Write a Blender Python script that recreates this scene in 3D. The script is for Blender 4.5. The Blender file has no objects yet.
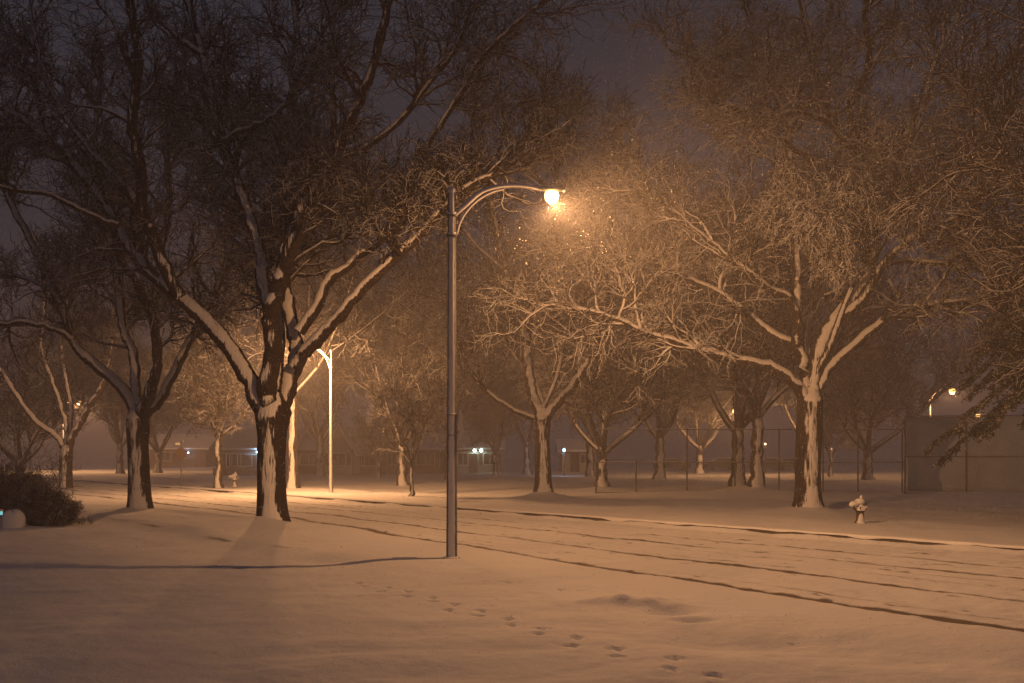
import bpy, math, random
import numpy as np

SC = bpy.context.scene
COL = SC.collection
rng = np.random.default_rng(11)
random.seed(5)

# ------------------------------------------------------------------ camera
F = 995.0          # focal length in pixels at 1024 wide
CH = 2.2           # camera height
HOR = 452.0        # horizon row
cd = bpy.data.cameras.new("camera")
cam = bpy.data.objects.new("camera", cd)
COL.objects.link(cam)
cam.location = (0, 0, CH)
cam.rotation_euler = (math.radians(90), 0, 0)
cd.sensor_width = 36.0
cd.lens = 36.0 * F / 1024.0
cd.shift_y = (HOR - 341.5) / 1024.0
cd.clip_start = 0.05
cd.clip_end = 3000
SC.camera = cam

# ------------------------------------------------------------------ world (overcast night sky lit by the town)
W = bpy.data.worlds.new("World")
SC.world = W
W.use_nodes = True
wt = W.node_tree
wt.nodes.clear()
wo = wt.nodes.new("ShaderNodeOutputWorld")
wb = wt.nodes.new("ShaderNodeBackground")
tc = wt.nodes.new("ShaderNodeTexCoord")
sp = wt.nodes.new("ShaderNodeSeparateXYZ")
rp = wt.nodes.new("ShaderNodeValToRGB")
wt.links.new(tc.outputs["Generated"], sp.inputs[0])
wt.links.new(sp.outputs["Z"], rp.inputs[0])
wt.links.new(rp.outputs[0], wb.inputs[0])
wt.links.new(wb.outputs[0], wo.inputs[0])
e = rp.color_ramp.elements
e[0].position = 0.0
e[0].color = (0.030, 0.028, 0.036, 1)
e[1].position = 0.55
e[1].color = (0.023, 0.025, 0.036, 1)
wb.inputs[1].default_value = 1.0

SC.view_settings.view_transform = 'Standard'
SC.view_settings.look = 'None'
SC.view_settings.exposure = 0.0
SC.view_settings.gamma = 1.0
SC.view_settings.use_curve_mapping = False
SC.cycles.use_denoising = True
SC.cycles.max_bounces = 5
SC.cycles.diffuse_bounces = 2
SC.cycles.glossy_bounces = 1
SC.cycles.transmission_bounces = 1
SC.cycles.transparent_max_bounces = 8
SC.cycles.volume_bounces = 1
SC.cycles.sample_clamp_indirect = 4.0
SC.cycles.caustics_reflective = False
SC.cycles.caustics_refractive = False

SODIUM = (1.0, 0.465, 0.172)
HAZE_DENSITY = 0.0038

# ------------------------------------------------------------------ helpers
def px(x, y, Y):
    "point at depth Y that a photo pixel looks at (for measuring only)"
    return np.array([(x - 512.0) / F * Y, Y, CH + (HOR - y) / F * Y])

TD = np.array([-0.64, 0.768])   # along the road
TN = np.array([0.768, 0.64])    # across the road
def st2xy(s, t):
    return s * TN[0] + t * TD[0], s * TN[1] + t * TD[1]
def xy2st(x, y):
    return x * TN[0] + y * TN[1], x * TD[0] + y * TD[1]

def smooth(a, b, x):
    u = np.clip((x - a) / (b - a), 0, 1)
    return u * u * (3 - 2 * u)

_lat = np.random.default_rng(3).random((256, 256))
def vnoise(x, y):
    x = np.asarray(x, float); y = np.asarray(y, float)
    xi = np.floor(x).astype(int); yi = np.floor(y).astype(int)
    fx = x - xi; fy = y - yi
    fx = fx * fx * (3 - 2 * fx); fy = fy * fy * (3 - 2 * fy)
    g = lambda i, j: _lat[i % 256, j % 256]
    return ((g(xi, yi) * (1 - fx) + g(xi + 1, yi) * fx) * (1 - fy)
            + (g(xi, yi + 1) * (1 - fx) + g(xi + 1, yi + 1) * fx) * fy) * 2 - 1
def fbm(x, y, o=4):
    r = 0; a = 1.0
    for i in range(o):
        r = r + a * vnoise(x * 2 ** i + 17.3 * i, y * 2 ** i + 5.1 * i); a *= 0.5
    return r

def mesh_from(verts, faces, name, mat, smooth_=True, sizes=None):
    "verts (n,3) array, faces (m,k) int array or flat loops with sizes"
    me = bpy.data.meshes.new(name)
    verts = np.asarray(verts, np.float32)
    me.vertices.add(len(verts))
    me.vertices.foreach_set("co", verts.ravel())
    if sizes is None:
        faces = np.asarray(faces, np.int32)
        sizes = np.full(len(faces), faces.shape[1], np.int32)
        loops = faces.ravel()
    else:
        loops = np.asarray(faces, np.int32)
    me.loops.add(len(loops))
    me.loops.foreach_set("vertex_index", loops)
    me.polygons.add(len(sizes))
    st = np.zeros(len(sizes), np.int32)
    st[1:] = np.cumsum(sizes)[:-1]
    me.polygons.foreach_set("loop_start", st)
    me.polygons.foreach_set("loop_total", np.asarray(sizes, np.int32))
    me.polygons.foreach_set("use_smooth", np.full(len(sizes), smooth_))
    me.update(calc_edges=True)
    me.validate()
    if mat: me.materials.append(mat)
    return me

class MB:
    "collects shapes for one mesh"
    def __init__(self): self.v = []; self.f = []; self.s = []; self.n = 0
    def add(self, v, f):
        v = np.asarray(v, float).reshape(-1, 3)
        f = np.asarray(f, int)
        self.v.append(v); self.f.append((f + self.n).ravel()); self.s.append(np.full(len(f), f.shape[1]))
        self.n += len(v)
        return self
    def ngon(self, v):
        v = np.asarray(v, float)
        return self.add(v, [list(range(len(v)))])
    def box(self, c, size, rz=0.0, bev=0.0):
        x, y, z = [q / 2 for q in size]
        b = min(bev, x * .9, y * .9, z * .9)
        pts = []
        if b <= 0:
            for k in (-1, 1):
                for (i, j) in ((-1, -1), (1, -1), (1, 1), (-1, 1)):
                    pts.append((i * x, j * y, k * z))
            fs = [(3, 2, 1, 0), (4, 5, 6, 7), (0, 1, 5, 4), (1, 2, 6, 5), (2, 3, 7, 6), (3, 0, 4, 7)]
            P = np.array(pts)
        else:
            rings = []
            for (zz, ins) in ((-z, b), (-z + b, 0), (z - b, 0), (z, b)):
                X, Yy = x - ins, y - ins
                rings.append([(-X + b, -Yy, zz), (X - b, -Yy, zz), (X, -Yy + b, zz), (X, Yy - b, zz),
                              (X - b, Yy, zz), (-X + b, Yy, zz), (-X, Yy - b, zz), (-X, -Yy + b, zz)])
            P = np.array(rings).reshape(-1, 3)
            fs = []
            for r in range(3):
                for i in range(8):
                    j = (i + 1) % 8
                    fs.append((r * 8 + i, r * 8 + j, r * 8 + 8 + j, r * 8 + 8 + i))
            R = np.array([[math.cos(rz), -math.sin(rz), 0], [math.sin(rz), math.cos(rz), 0], [0, 0, 1]])
            P = P @ R.T + np.array(c)
            self.add(P, fs)
            self.ngon(P[24:32]); self.ngon(P[:8][::-1])
            return self
        R = np.array([[math.cos(rz), -math.sin(rz), 0], [math.sin(rz), math.cos(rz), 0], [0, 0, 1]])
        return self.add(P @ R.T + np.array(c), fs)
    def tube(self, pts, rad, k=10, cap=True):
        P = np.asarray(pts, float)[None]
        R = np.broadcast_to(np.asarray(rad, float), (len(pts),))[None]
        v, f = tubes(P, R, k)
        self.add(v, f)
        if cap:
            self.ngon(v[:k][::-1]); self.ngon(v[-k:])
        return self
    def lathe(self, prof, k=20, c=(0, 0, 0)):
        v = []
        for (r, z) in prof:
            for i in range(k):
                a = 2 * math.pi * i / k
                v.append((c[0] + r * math.cos(a), c[1] + r * math.sin(a), c[2] + z))
        f = []
        for j in range(len(prof) - 1):
            for i in range(k):
                i2 = (i + 1) % k
                f.append((j * k + i, j * k + i2, (j + 1) * k + i2, (j + 1) * k + i))
        self.add(v, f)
        if prof[0][0] > 1e-4: self.ngon(v[:k][::-1])
        if prof[-1][0] > 1e-4: self.ngon(v[-k:])
        return self
    def build(self, name, mat, parent=None, sm=True, loc=None):
        me = mesh_from(np.concatenate(self.v), np.concatenate(self.f), name, mat, sm, np.concatenate(self.s))
        o = bpy.data.objects.new(name, me)
        COL.objects.link(o)
        if parent: o.parent = parent
        if loc is not None: o.location = loc
        return o

def norm(a): return a / np.maximum(np.linalg.norm(a, axis=-1, keepdims=True), 1e-9)

def tubes(P, R, k):
    "P (N,m,3), R (N,m) -> verts, quads"
    N, m, _ = P.shape
    T = np.empty_like(P)
    T[:, 1:-1] = P[:, 2:] - P[:, :-2]
    T[:, 0] = P[:, 1] - P[:, 0]
    T[:, -1] = P[:, -1] - P[:, -2]
    T = norm(T)
    mean = norm(P[:, -1] - P[:, 0])
    ref = np.where((np.abs(mean[:, 2:3]) < 0.8), np.array([[0, 0, 1.]]), np.array([[0, 1., 0]]))[:, None, :]
    U = norm(np.cross(T, np.broadcast_to(ref, T.shape)))
    V = np.cross(T, U)
    a = np.arange(k) * 2 * np.pi / k
    ring = (P[:, :, None, :] + R[:, :, None, None] * (np.cos(a)[None, None, :, None] * U[:, :, None, :]
            + np.sin(a)[None, None, :, None] * V[:, :, None, :]))
    verts = ring.reshape(-1, 3)
    n = np.arange(N)[:, None, None] * (m * k)
    j = np.arange(m - 1)[None, :, None] * k
    i = np.arange(k)[None, None, :]
    i2 = (i + 1) % k
    q = np.stack([n + j + i, n + j + i2, n + j + k + i2, n + j + k + i], -1).reshape(-1, 4)
    return verts, q

def tag(o, label=None, cat=None, group=None, kind=None):
    if label: o["label"] = label
    if cat: o["category"] = cat
    if group: o["group"] = group
    if kind: o["kind"] = kind
    return o
def empty(name, loc, rz=0):
    o = bpy.data.objects.new(name, None)
    COL.objects.link(o)
    o.location = tuple(loc); o.rotation_euler = (0, 0, rz)
    o.empty_display_size = 0.2
    return o
def copy_tree(o, parent=None):
    c = o.copy(); COL.objects.link(c); c.parent = parent
    for ch in [x for x in COL.objects if x.parent == o]: copy_tree(ch, c)
    return c

# ------------------------------------------------------------------ materials
SNOW_COL = (0.80, 0.80, 0.83, 1)
def new_mat(name):
    m = bpy.data.materials.new(name); m.use_nodes = True
    nt = m.node_tree
    b = nt.nodes["Principled BSDF"]
    return m, nt, b
def N(nt, t, **kw):
    n = nt.nodes.new(t)
    for k, v in kw.items(): setattr(n, k, v)
    return n
def plain(name, col, rough=0.7, metal=0.0, emit=None, es=0.0, spec=0.3, noise=0.0, ns=8.0):
    m, nt, b = new_mat(name)
    b.inputs["Base Color"].default_value = (*col, 1)
    b.inputs["Roughness"].default_value = rough
    b.inputs["Metallic"].default_value = metal
    b.inputs["Specular IOR Level"].default_value = spec
    if emit:
        b.inputs["Emission Color"].default_value = (*emit, 1)
        b.inputs["Emission Strength"].default_value = es
    if noise > 0:
        t = N(nt, "ShaderNodeTexCoord"); n = N(nt, "ShaderNodeTexNoise")
        n.inputs["Scale"].default_value = ns; n.inputs["Detail"].default_value = 5
        nt.links.new(t.outputs["Object"], n.inputs["Vector"])
        mr = N(nt, "ShaderNodeMix", data_type='RGBA')
        mr.inputs[6].default_value = (*[c * (1 - noise) for c in col], 1)
        mr.inputs[7].default_value = (*[min(1, c * (1 + noise)) for c in col], 1)
        nt.links.new(n.outputs["Fac"], mr.inputs[0])
        nt.links.new(mr.outputs[2], b.inputs["Base Color"])
    return m

def snowed(name, base, base2, thr=0.66, soft=0.03, dirv=(0.0, -0.75, 0.66), nscale=(9, 9, 2.2), namp=0.35,
           bump=0.0, rough=0.85, metal=0.0, fine=True):
    "a surface with wind-driven snow stuck on the sides that face the wind and the sky"
    m, nt, b = new_mat(name)
    L = nt.links.new
    geo = N(nt, "ShaderNodeNewGeometry"); tcn = N(nt, "ShaderNodeTexCoord")
    dot = N(nt, "ShaderNodeVectorMath", operation='DOT_PRODUCT')
    d = np.array(dirv); d = d / np.linalg.norm(d)
    L(geo.outputs["Normal"], dot.inputs[0]); dot.inputs[1].default_value = tuple(d)
    mp = N(nt, "ShaderNodeMapping"); mp.inputs["Scale"].default_value = nscale
    L(tcn.outputs["Object"], mp.inputs[0])
    no = N(nt, "ShaderNodeTexNoise"); no.inputs["Scale"].default_value = 1.0
    no.inputs["Detail"].default_value = 4 if fine else 2; no.inputs["Roughness"].default_value = 0.65
    L(mp.outputs[0], no.inputs["Vector"])
    ma = N(nt, "ShaderNodeMath", operation='MULTIPLY_ADD')
    L(no.outputs["Fac"], ma.inputs[0]); ma.inputs[1].default_value = namp
    ma.inputs[2].default_value = -0.5 * namp
    ad = N(nt, "ShaderNodeMath", operation='ADD')
    L(dot.outputs["Value"], ad.inputs[0]); L(ma.outputs[0], ad.inputs[1])
    mr = N(nt, "ShaderNodeMapRange"); mr.interpolation_type = 'SMOOTHSTEP'
    mr.inputs["From Min"].default_value = thr - soft; mr.inputs["From Max"].default_value = thr + soft
    L(ad.outputs[0], mr.inputs["Value"])
    cm = N(nt, "ShaderNodeMix", data_type='RGBA')
    cm.inputs[6].default_value = (*base, 1); cm.inputs[7].default_value = (*base2, 1)
    L(no.outputs["Fac"], cm.inputs[0])
    cs = N(nt, "ShaderNodeMix", data_type='RGBA')
    L(mr.outputs[0], cs.inputs[0]); L(cm.outputs[2], cs.inputs[6]); cs.inputs[7].default_value = SNOW_COL
    L(cs.outputs[2], b.inputs["Base Color"])
    b.inputs["Roughness"].default_value = rough
    b.inputs["Specular IOR Level"].default_value = 0.15
    if metal:
        iv = N(nt, "ShaderNodeMath", operation='MULTIPLY_ADD')
        L(mr.outputs[0], iv.inputs[0]); iv.inputs[1].default_value = -metal; iv.inputs[2].default_value = metal
        L(iv.outputs[0], b.inputs["Metallic"])
    if bump:
        bm = N(nt, "ShaderNodeBump"); bm.inputs["Strength"].default_value = 1.0
        bm.inputs["Distance"].default_value = bump
        L(no.outputs["Fac"], bm.inputs["Height"]); L(bm.outputs[0], b.inputs["Normal"])
    return m

M_BARK = snowed("bark_with_snow", (0.020, 0.015, 0.012), (0.065, 0.047, 0.036), thr=0.70, soft=0.04, namp=0.55,
                nscale=(15, 15, 1.7), bump=0.06)
M_TWIG = snowed("twigs_with_snow", (0.022, 0.017, 0.014), (0.055, 0.041, 0.032), thr=0.76, soft=0.12, namp=0.5,
                nscale=(2.5, 2.5, 2.5), fine=False)
M_TWIGS = snowed("twigs_heavily_snowed", (0.040, 0.030, 0.024), (0.06, 0.045, 0.034), thr=0.50, soft=0.10, namp=0.7,
                nscale=(2.5, 2.5, 2.5), fine=False)
M_TWIGF = snowed("twigs_lightly_snowed", (0.022, 0.017, 0.014), (0.055, 0.041, 0.032), thr=0.76, soft=0.12, namp=0.5,
                nscale=(2.5, 2.5, 2.5), fine=False)
M_POST = snowed("galvanised_steel_snowed", (0.12, 0.12, 0.125), (0.2, 0.2, 0.2), thr=0.60, soft=0.04, namp=0.22,
                nscale=(9, 9, 4), rough=0.6, bump=0.01)
M_ARM = snowed("steel_arm_plastered_with_snow", (0.12, 0.12, 0.125), (0.2, 0.2, 0.2), thr=0.05, soft=0.1, namp=0.3,
                nscale=(9, 9, 9), rough=0.6)
M_DARKMETAL = snowed("dark_iron_snowed", (0.045, 0.03, 0.025), (0.09, 0.06, 0.05), thr=0.70, soft=0.03, namp=0.25,
                nscale=(14, 14, 8), rough=0.6)
M_RAIL = snowed("fence_pipe_snowed", (0.09, 0.09, 0.095), (0.14, 0.14, 0.14), thr=0.9, soft=0.05, namp=0.3,
                nscale=(3, 3, 3), rough=0.6)
M_SPRUCE = snowed("spruce_needles_snowed", (0.022, 0.032, 0.020), (0.05, 0.055, 0.035), thr=0.86, soft=0.12, namp=0.9,
                dirv=(-0.1, -0.35, 0.9), nscale=(1.6, 1.6, 1.6), fine=False)
M_SHRUB = snowed("shrub_twigs_snowed", (0.05, 0.038, 0.028), (0.09, 0.07, 0.05), thr=0.72, soft=0.15, namp=0.6,
                dirv=(0, -0.3, 0.95), nscale=(3, 3, 3), fine=False)
M_BULB = plain("sodium_lamp_glow", (1, 0.8, 0.5), emit=(1.0, 0.52, 0.15), es=14)

def snow_material():
    m, nt, b = new_mat("snow_ground")
    L = nt.links.new
    tcn = N(nt, "ShaderNodeTexCoord")
    at = N(nt, "ShaderNodeAttribute"); at.attribute_name = "slush"
    n1 = N(nt, "ShaderNodeTexNoise"); n1.inputs["Scale"].default_value = 5.0; n1.inputs["Detail"].default_value = 6
    n1.inputs["Roughness"].default_value = 0.7
    n2 = N(nt, "ShaderNodeTexNoise"); n2.inputs["Scale"].default_value = 45.0; n2.inputs["Detail"].default_value = 3
    n3 = N(nt, "ShaderNodeTexNoise"); n3.inputs["Scale"].default_value = 0.5; n3.inputs["Detail"].default_value = 3
    for n in (n1, n2, n3): L(tcn.outputs["Object"], n.inputs["Vector"])
    # slush mask breaks up with the noise
    ma = N(nt, "ShaderNodeMath", operation='MULTIPLY_ADD'); L(n2.outputs["Fac"], ma.inputs[0]); ma.inputs[1].default_value = 0.6; ma.inputs[2].default_value = -0.3
    ma2 = N(nt, "ShaderNodeMath", operation='MULTIPLY_ADD'); L(n1.outputs["Fac"], ma2.inputs[0]); ma2.inputs[1].default_value = 0.5; ma2.inputs[2].default_value = -0.25
    s1 = N(nt, "ShaderNodeMath", operation='ADD'); L(at.outputs["Fac"], s1.inputs[0]); L(ma.outputs[0], s1.inputs[1])
    s2 = N(nt, "ShaderNodeMath", operation='ADD'); L(s1.outputs[0], s2.inputs[0]); L(ma2.outputs[0], s2.inputs[1])
    mr = N(nt, "ShaderNodeMapRange"); mr.interpolation_type = 'SMOOTHSTEP'
    mr.inputs["From Min"].default_value = 0.22; mr.inputs["From Max"].default_value = 0.8
    L(s2.outputs[0], mr.inputs["Value"])
    mu = N(nt, "ShaderNodeMath", operation='MULTIPLY'); L(mr.outputs[0], mu.inputs[0]); mu.inputs[1].default_value = 1.0
    base = N(nt, "ShaderNodeMix", data_type='RGBA')
    base.inputs[6].default_value = (0.66, 0.67, 0.71, 1); base.inputs[7].default_value = (0.84, 0.84, 0.88, 1)
    L(n3.outputs["Fac"], base.inputs[0])
    cs = N(nt, "ShaderNodeMix", data_type='RGBA')
    L(mu.outputs[0], cs.inputs[0]); L(base.outputs[2], cs.inputs[6]); cs.inputs[7].default_value = (0.16, 0.135, 0.12, 1)
    L(cs.outputs[2], b.inputs["Base Color"])
    b.inputs["Roughness"].default_value = 0.9
    b.inputs["Specular IOR Level"].default_value = 0.2
    hm = N(nt, "ShaderNodeMath", operation='MULTIPLY_ADD'); L(n2.outputs["Fac"], hm.inputs[0]); hm.inputs[1].default_value = 0.25
    L(n1.outputs["Fac"], hm.inputs[2])
    bm = N(nt, "ShaderNodeBump"); bm.inputs["Strength"].default_value = 0.6; bm.inputs["Distance"].default_value = 0.04
    L(hm.outputs[0], bm.inputs["Height"]); L(bm.outputs[0], b.inputs["Normal"])
    return m
M_SNOW = snow_material()
M_SNOWCAP = plain("snow_cap", (0.8, 0.8, 0.83), 0.9, noise=0.03, ns=6)

# ------------------------------------------------------------------ ground and road
KERB_S = 23.1
def near_edge(t):
    t = np.asarray(t, float)
    return 11.9 + 0.13 * np.clip(t - 5, -8, 26) + 0.15 * vnoise(t * 0.35, 3.0)

TREE_BASES = []        # (x, y, radius, height) snow skirts
MAIN_Y, LEFT_Y, RIGHT_Y, MID_Y = 31.0, 36.5, 36.0, 46.6
def base_xy(xp, Y): return ((xp - 512) / F * Y, Y)
for (xp, Y, r, h) in ((273, MAIN_Y, 1.6, 0.16), (139, LEFT_Y, 0.9, 0.12), (808, RIGHT_Y, 1.6, 0.18), (543, MID_Y, 1.2, 0.25),
                      (602, 60.5, 1.2, 0.2), (738, 54, 1.2, .2), (757, 52.5, 1.2, .2)):
    x, y = base_xy(xp, Y); TREE_BASES.append((x, y, r, h))

# footprints: pixel-measured trail across the lawn
trail = [(352, 578), (392, 587), (424, 595), (463, 607), (500, 615), (552, 631), (592, 643), (632, 652), (677, 662), (700, 675), (745, 690)]
tp = np.array([[(x - 512) / F * (CH * F / (y - HOR)), CH * F / (y - HOR)] for x, y in trail])
PRINTS = []
seg = np.linalg.norm(np.diff(tp, axis=0), axis=1); cum = np.concatenate([[0], np.cumsum(seg)])
q = 0.1; side = 1
fr = np.random.default_rng(8)
while q < cum[-1]:
    i = min(np.searchsorted(cum, q) - 1, len(seg) - 1); i = max(i, 0)
    p = tp[i] + (tp[i + 1] - tp[i]) * (q - cum[i]) / seg[i]
    d = (tp[i + 1] - tp[i]) / seg[i]; n = np.array([-d[1], d[0]])
    c = p + n * side * (0.12 + fr.normal() * .03)
    PRINTS.append((c[0], c[1], math.atan2(d[1], d[0]) + fr.normal() * .15, fr.uniform(0.055, .095)))
    q += fr.uniform(0.32, 0.52); side *= -1
# a second, fainter trail nearer the post
for k in range(9):
    PRINTS.append((-0.95 + k * 0.42 + fr.normal() * .06, 17.4 - k * 0.33 + fr.normal() * .08, -0.7 + fr.normal() * .3, fr.uniform(.02, .045)))

def ground_h(s, t):
    x, y = st2xy(s, t)
    edge = near_edge(t)
    h = 0.10 * vnoise(x * 0.16 + 3, y * 0.16 + 9) + 0.035 * vnoise(x * 0.55, y * 0.55 + 4)
    h = h + 0.016 * fbm(x * 1.7, y * 1.7, 4) + .004 * fbm(x * 9, y * 9, 2) * smooth(30, 18, y)
    # wind ripples and drifts of the near lawn
    h = h + 0.02 * vnoise(x * 0.5 + y * 0.2, y * 2.1 - x * .3) * smooth(22, 12, y)
    # parkway a little above the walk, walk edge at s = 11
    h = h - 0.14 * smooth(11.3, 10.2, s + 0.25 * vnoise(t * .4, 1.0)) * smooth(12, 17, t)
    h = h + 0.10 * smooth(9.2, 7.0, s) * smooth(14, 20, t)
    # lawn rises to the left towards the shrubs
    h = h + 0.25 * smooth(4.5, -6, s) * smooth(10, 30, t)
    # ledge that bends the long shadow of the post
    flat = smooth(3.0, .6, np.hypot(x + 1.25, y - 20.65))
    h = h * (1 - flat)
    # drift with a hollow next to the road
    u = (x - 1.75) * 0.97 + (y - 14.5) * -.25; w = (y - 14.5) * .97 + (x - 1.75) * .25
    h = h + 0.10 * np.exp(-(u / .7) ** 2) * np.where(w > -.0, np.exp(-(w / .55) ** 2), np.exp(-(w / .13) ** 2)) * (1 + .35 * vnoise(x * 5, y * 5))
    h = h - 0.10 * np.exp(-((x - 2.25) / .35) ** 2 - ((y - 13.9) / .25) ** 2)
    h = h - 0.08 * np.exp(-((x - 2.45) / .3) ** 2 - ((y - 13.25) / .14) ** 2)
    # shallow trough across the near corner
    h = h - 0.10 * np.exp(-((y - 11.6 + 0.35 * (x - 3)) / .7) ** 2) * smooth(0.8, 2.6, x)
    for (bx, by, r, hh) in TREE_BASES:
        d = np.hypot(x - bx, y - by)
        h = h + hh * np.exp(-(d / r) ** 2 * 1.2) + hh * .5 * np.exp(-(d / (r * .45)) ** 2)
    # verge settles to kerb level at the far kerb
    fk = smooth(KERB_S + 2.5, KERB_S, s) * (s >= KERB_S)
    h = h * (1 - fk) + 0.02 * fk
    # near verge blends into the road
    ne = smooth(edge - 1.6, edge, s) * (s < KERB_S)
    h = h * (1 - ne)
    # beyond the kerb the park is gently uneven, and lies low
    h = h + np.where(s > 30, 0.12 * vnoise(x * .07, y * .07), 0)
    # room for the road sheet
    dip = smooth(edge + 0.05, edge + 0.9, s) * (s < KERB_S + 0.02)
    h = h - 0.40 * dip
    for (fx, fy, a, dep) in PRINTS:
        dx = x - fx; dy = y - fy
        near = (np.abs(dx) < .5) & (np.abs(dy) < .5)
        if not np.any(near): continue
        ux = dx * math.cos(a) + dy * math.sin(a); uy = -dx * math.sin(a) + dy * math.cos(a)
        rr = np.sqrt((ux / .13) ** 2 + (uy / .055) ** 2)
        h = h - np.where(near, dep * 1.1 * smooth(1.2, .6, rr), 0) + np.where(near, .012 * np.exp(-((rr - 1.35) / .25) ** 2), 0)
    return h
def gz(x, y):
    s, t = xy2st(x, y)
    return float(ground_h(np.array(s), np.array(t)))

def grow_axis(a, b, far, step0, ratio=1.12):
    "coordinates from b outward to far with growing steps"
    out = []; x = b; st = step0
    sign = 1 if far > b else -1
    while abs(x - b) < abs(far - b):
        st *= ratio; x += sign * st; out.append(x)
    return out
s_mid = np.concatenate([np.arange(-3, 13.0, .06), np.arange(13.0, KERB_S - .02, .14), [KERB_S - .01, KERB_S + .01],
                        np.arange(KERB_S + .15, 42, .28)])
s_ax = np.concatenate([np.array(grow_axis(0, -3, -280, .12))[::-1], s_mid, grow_axis(0, 42, 330, .35)])
t_mid = np.concatenate([np.arange(3.5, 21.5, .06), np.arange(21.5, 45, .14), np.arange(45, 80, .4)])
t_ax = np.concatenate([np.array(grow_axis(0, 3.5, -150, .12))[::-1], t_mid, grow_axis(0, 80, 380, .5)])
S, T = np.meshgrid(s_ax, t_ax)
H = ground_h(S, T)
X, Yg = st2xy(S, T)
verts = np.stack([X, Yg, H], -1).reshape(-1, 3)
nc = len(s_ax); nr = len(t_ax)
ii = (np.arange(nr - 1)[:, None] * nc + np.arange(nc - 1)[None, :])
q4 = np.stack([ii, ii + 1, ii + nc + 1, ii + nc], -1).reshape(-1, 4)
me = mesh_from(verts, q4, "ground", M_SNOW)
go = bpy.data.objects.new("ground", me); COL.objects.link(go); tag(go, kind="structure")
gsl = np.zeros(len(verts), np.float32)
for (fx, fy, a, dep) in PRINTS:
    d = np.hypot(verts[:, 0] - fx, verts[:, 1] - fy)
    gsl += np.where(d < .2, 0.18 * np.clip(1 - d / .14, 0, 1), 0).astype(np.float32)
gsl += (0.5 * smooth(.85, 1.4, fbm(verts[:, 0] * 5, verts[:, 1] * 5, 3)) * smooth(30, 20, verts[:, 1])).astype(np.float32)
vs_, vt_ = xy2st(verts[:, 0], verts[:, 1])
wl = 10.95 + .12 * vnoise(vt_ * .5, 6.6)
gsl += (0.75 * np.exp(-((vs_ - wl) / .13) ** 2) * smooth(15, 24, vt_) * (.6 + .5 * vnoise(vt_ * .6, 2.1))).astype(np.float32)
gsl += (0.5 * np.exp(-((vs_ - 9.3 - .2 * vnoise(vt_ * .4, 8.)) / .3) ** 2) * smooth(20, 27, vt_) * smooth(.1, .9, fbm(verts[:, 0] * 1.5, verts[:, 1] * 1.5))).astype(np.float32)
at = me.attributes.new("slush", 'FLOAT', 'POINT'); at.data.foreach_set("value", gsl)

# road sheet, (u across, t along)
u_ax = np.linspace(0, 1, 300)
t_r = np.concatenate([np.arange(-30, 3, .5), np.arange(3, 30, .08), np.arange(30, 60, .2), np.arange(60, 330, 1.0)])
U, TR = np.meshgrid(u_ax, t_r)
ED = near_edge(TR)
SR = ED + U * (KERB_S - 0.005 - ED)
XR, YR = st2xy(SR, TR)
Zr = 0.006 - 0.08 * smooth(0.0, 0.10, U) - 0.02 * smooth(.5, 1, U) + 0.03 * np.sin(U * math.pi)
Zr = Zr + 0.016 * vnoise(XR * .8, YR * .8) * smooth(0, .1, U) + .011 * fbm(XR * 4, YR * 4, 3) * smooth(0, .06, U)
sl = np.zeros_like(U)
RUTS = [(.095, .17, .06, 1.3), (.30, .13, .04, .95), (.545, .14, .034, .72), (.72, .14, .03, .62), (.835, .09, .02, .4),
        (.42, .08, .02, .34), (.64, .08, .018, .3), (.20, .07, .018, .3), (.90, .10, .02, .4), (.48, .06, .015, .4), (.25, .05, .014, .35), (.78, .06, .014, .4),
        (.355, .05, .01, .4), (.60, .05, .01, .4), (.67, .05, .01, .35), (.15, .05, .01, .35), (.51, .05, .01, .35)]
for k, (u0, wd, dep, st_) in enumerate(RUTS):
    wand = 0.13 * vnoise(TR * 0.05 + 31 * k, 7.7 * k) + 0.008 * vnoise(TR * .7 + 13 * k, 2.2)
    ds = (U - u0) * (KERB_S - ED) - wand
    wv = wd * (1 + .25 * vnoise(TR * 2.1 + 9 * k, 3.3 * k))
    g = np.exp(-(ds / wv) ** 2)
    dep = dep * .3
    Zr = Zr - dep * g + dep * .3 * np.exp(-((np.abs(ds) - wv * 1.9) / (wv * .6)) ** 2) * (1 + .8 * vnoise(XR * 4, YR * 4))
    patch = .85 + 0.35 * vnoise(TR * .3 + 50 * k, 1.7 * k)
    sl = np.maximum(sl, g * st_ * np.clip(patch, 0.4, 1.15))
streak = vnoise(SR * 5.5, TR * .22) + .7 * vnoise(SR * 12 + 9, TR * .4 + 3)
Zr = Zr + .005 * streak * smooth(0.02, .12, U)
sl = sl + .30 * smooth(-.45, -1.2, streak) * smooth(0.05, .15, U)
# crumbs of slush thrown beside the ruts
cr = fbm(XR * 3.1, YR * 3.1, 4)
sl = sl + 0.45 * smooth(.6, 1.2, cr) * smooth(.03, .1, U)
Zr = Zr - .02 * smooth(.018, 0, U)
# wind-packed ridge against the far kerb
Zr = Zr + 0.085 * smooth(.955, .995, U) * (1 + .5 * vnoise(TR * .9, 8.8))
vr = np.stack([XR, YR, Zr], -1).reshape(-1, 3)
nc = len(u_ax); nr = len(t_r)
ii = (np.arange(nr - 1)[:, None] * nc + np.arange(nc - 1)[None, :])
q4 = np.stack([ii, ii + 1, ii + nc + 1, ii + nc], -1).reshape(-1, 4)
me = mesh_from(vr, q4, "road", M_SNOW)
ro = bpy.data.objects.new("road", me); COL.objects.link(ro); tag(ro, kind="structure")
at = me.attributes.new("slush", 'FLOAT', 'POINT'); at.data.foreach_set("value", sl.ravel().astype(np.float32))

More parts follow.
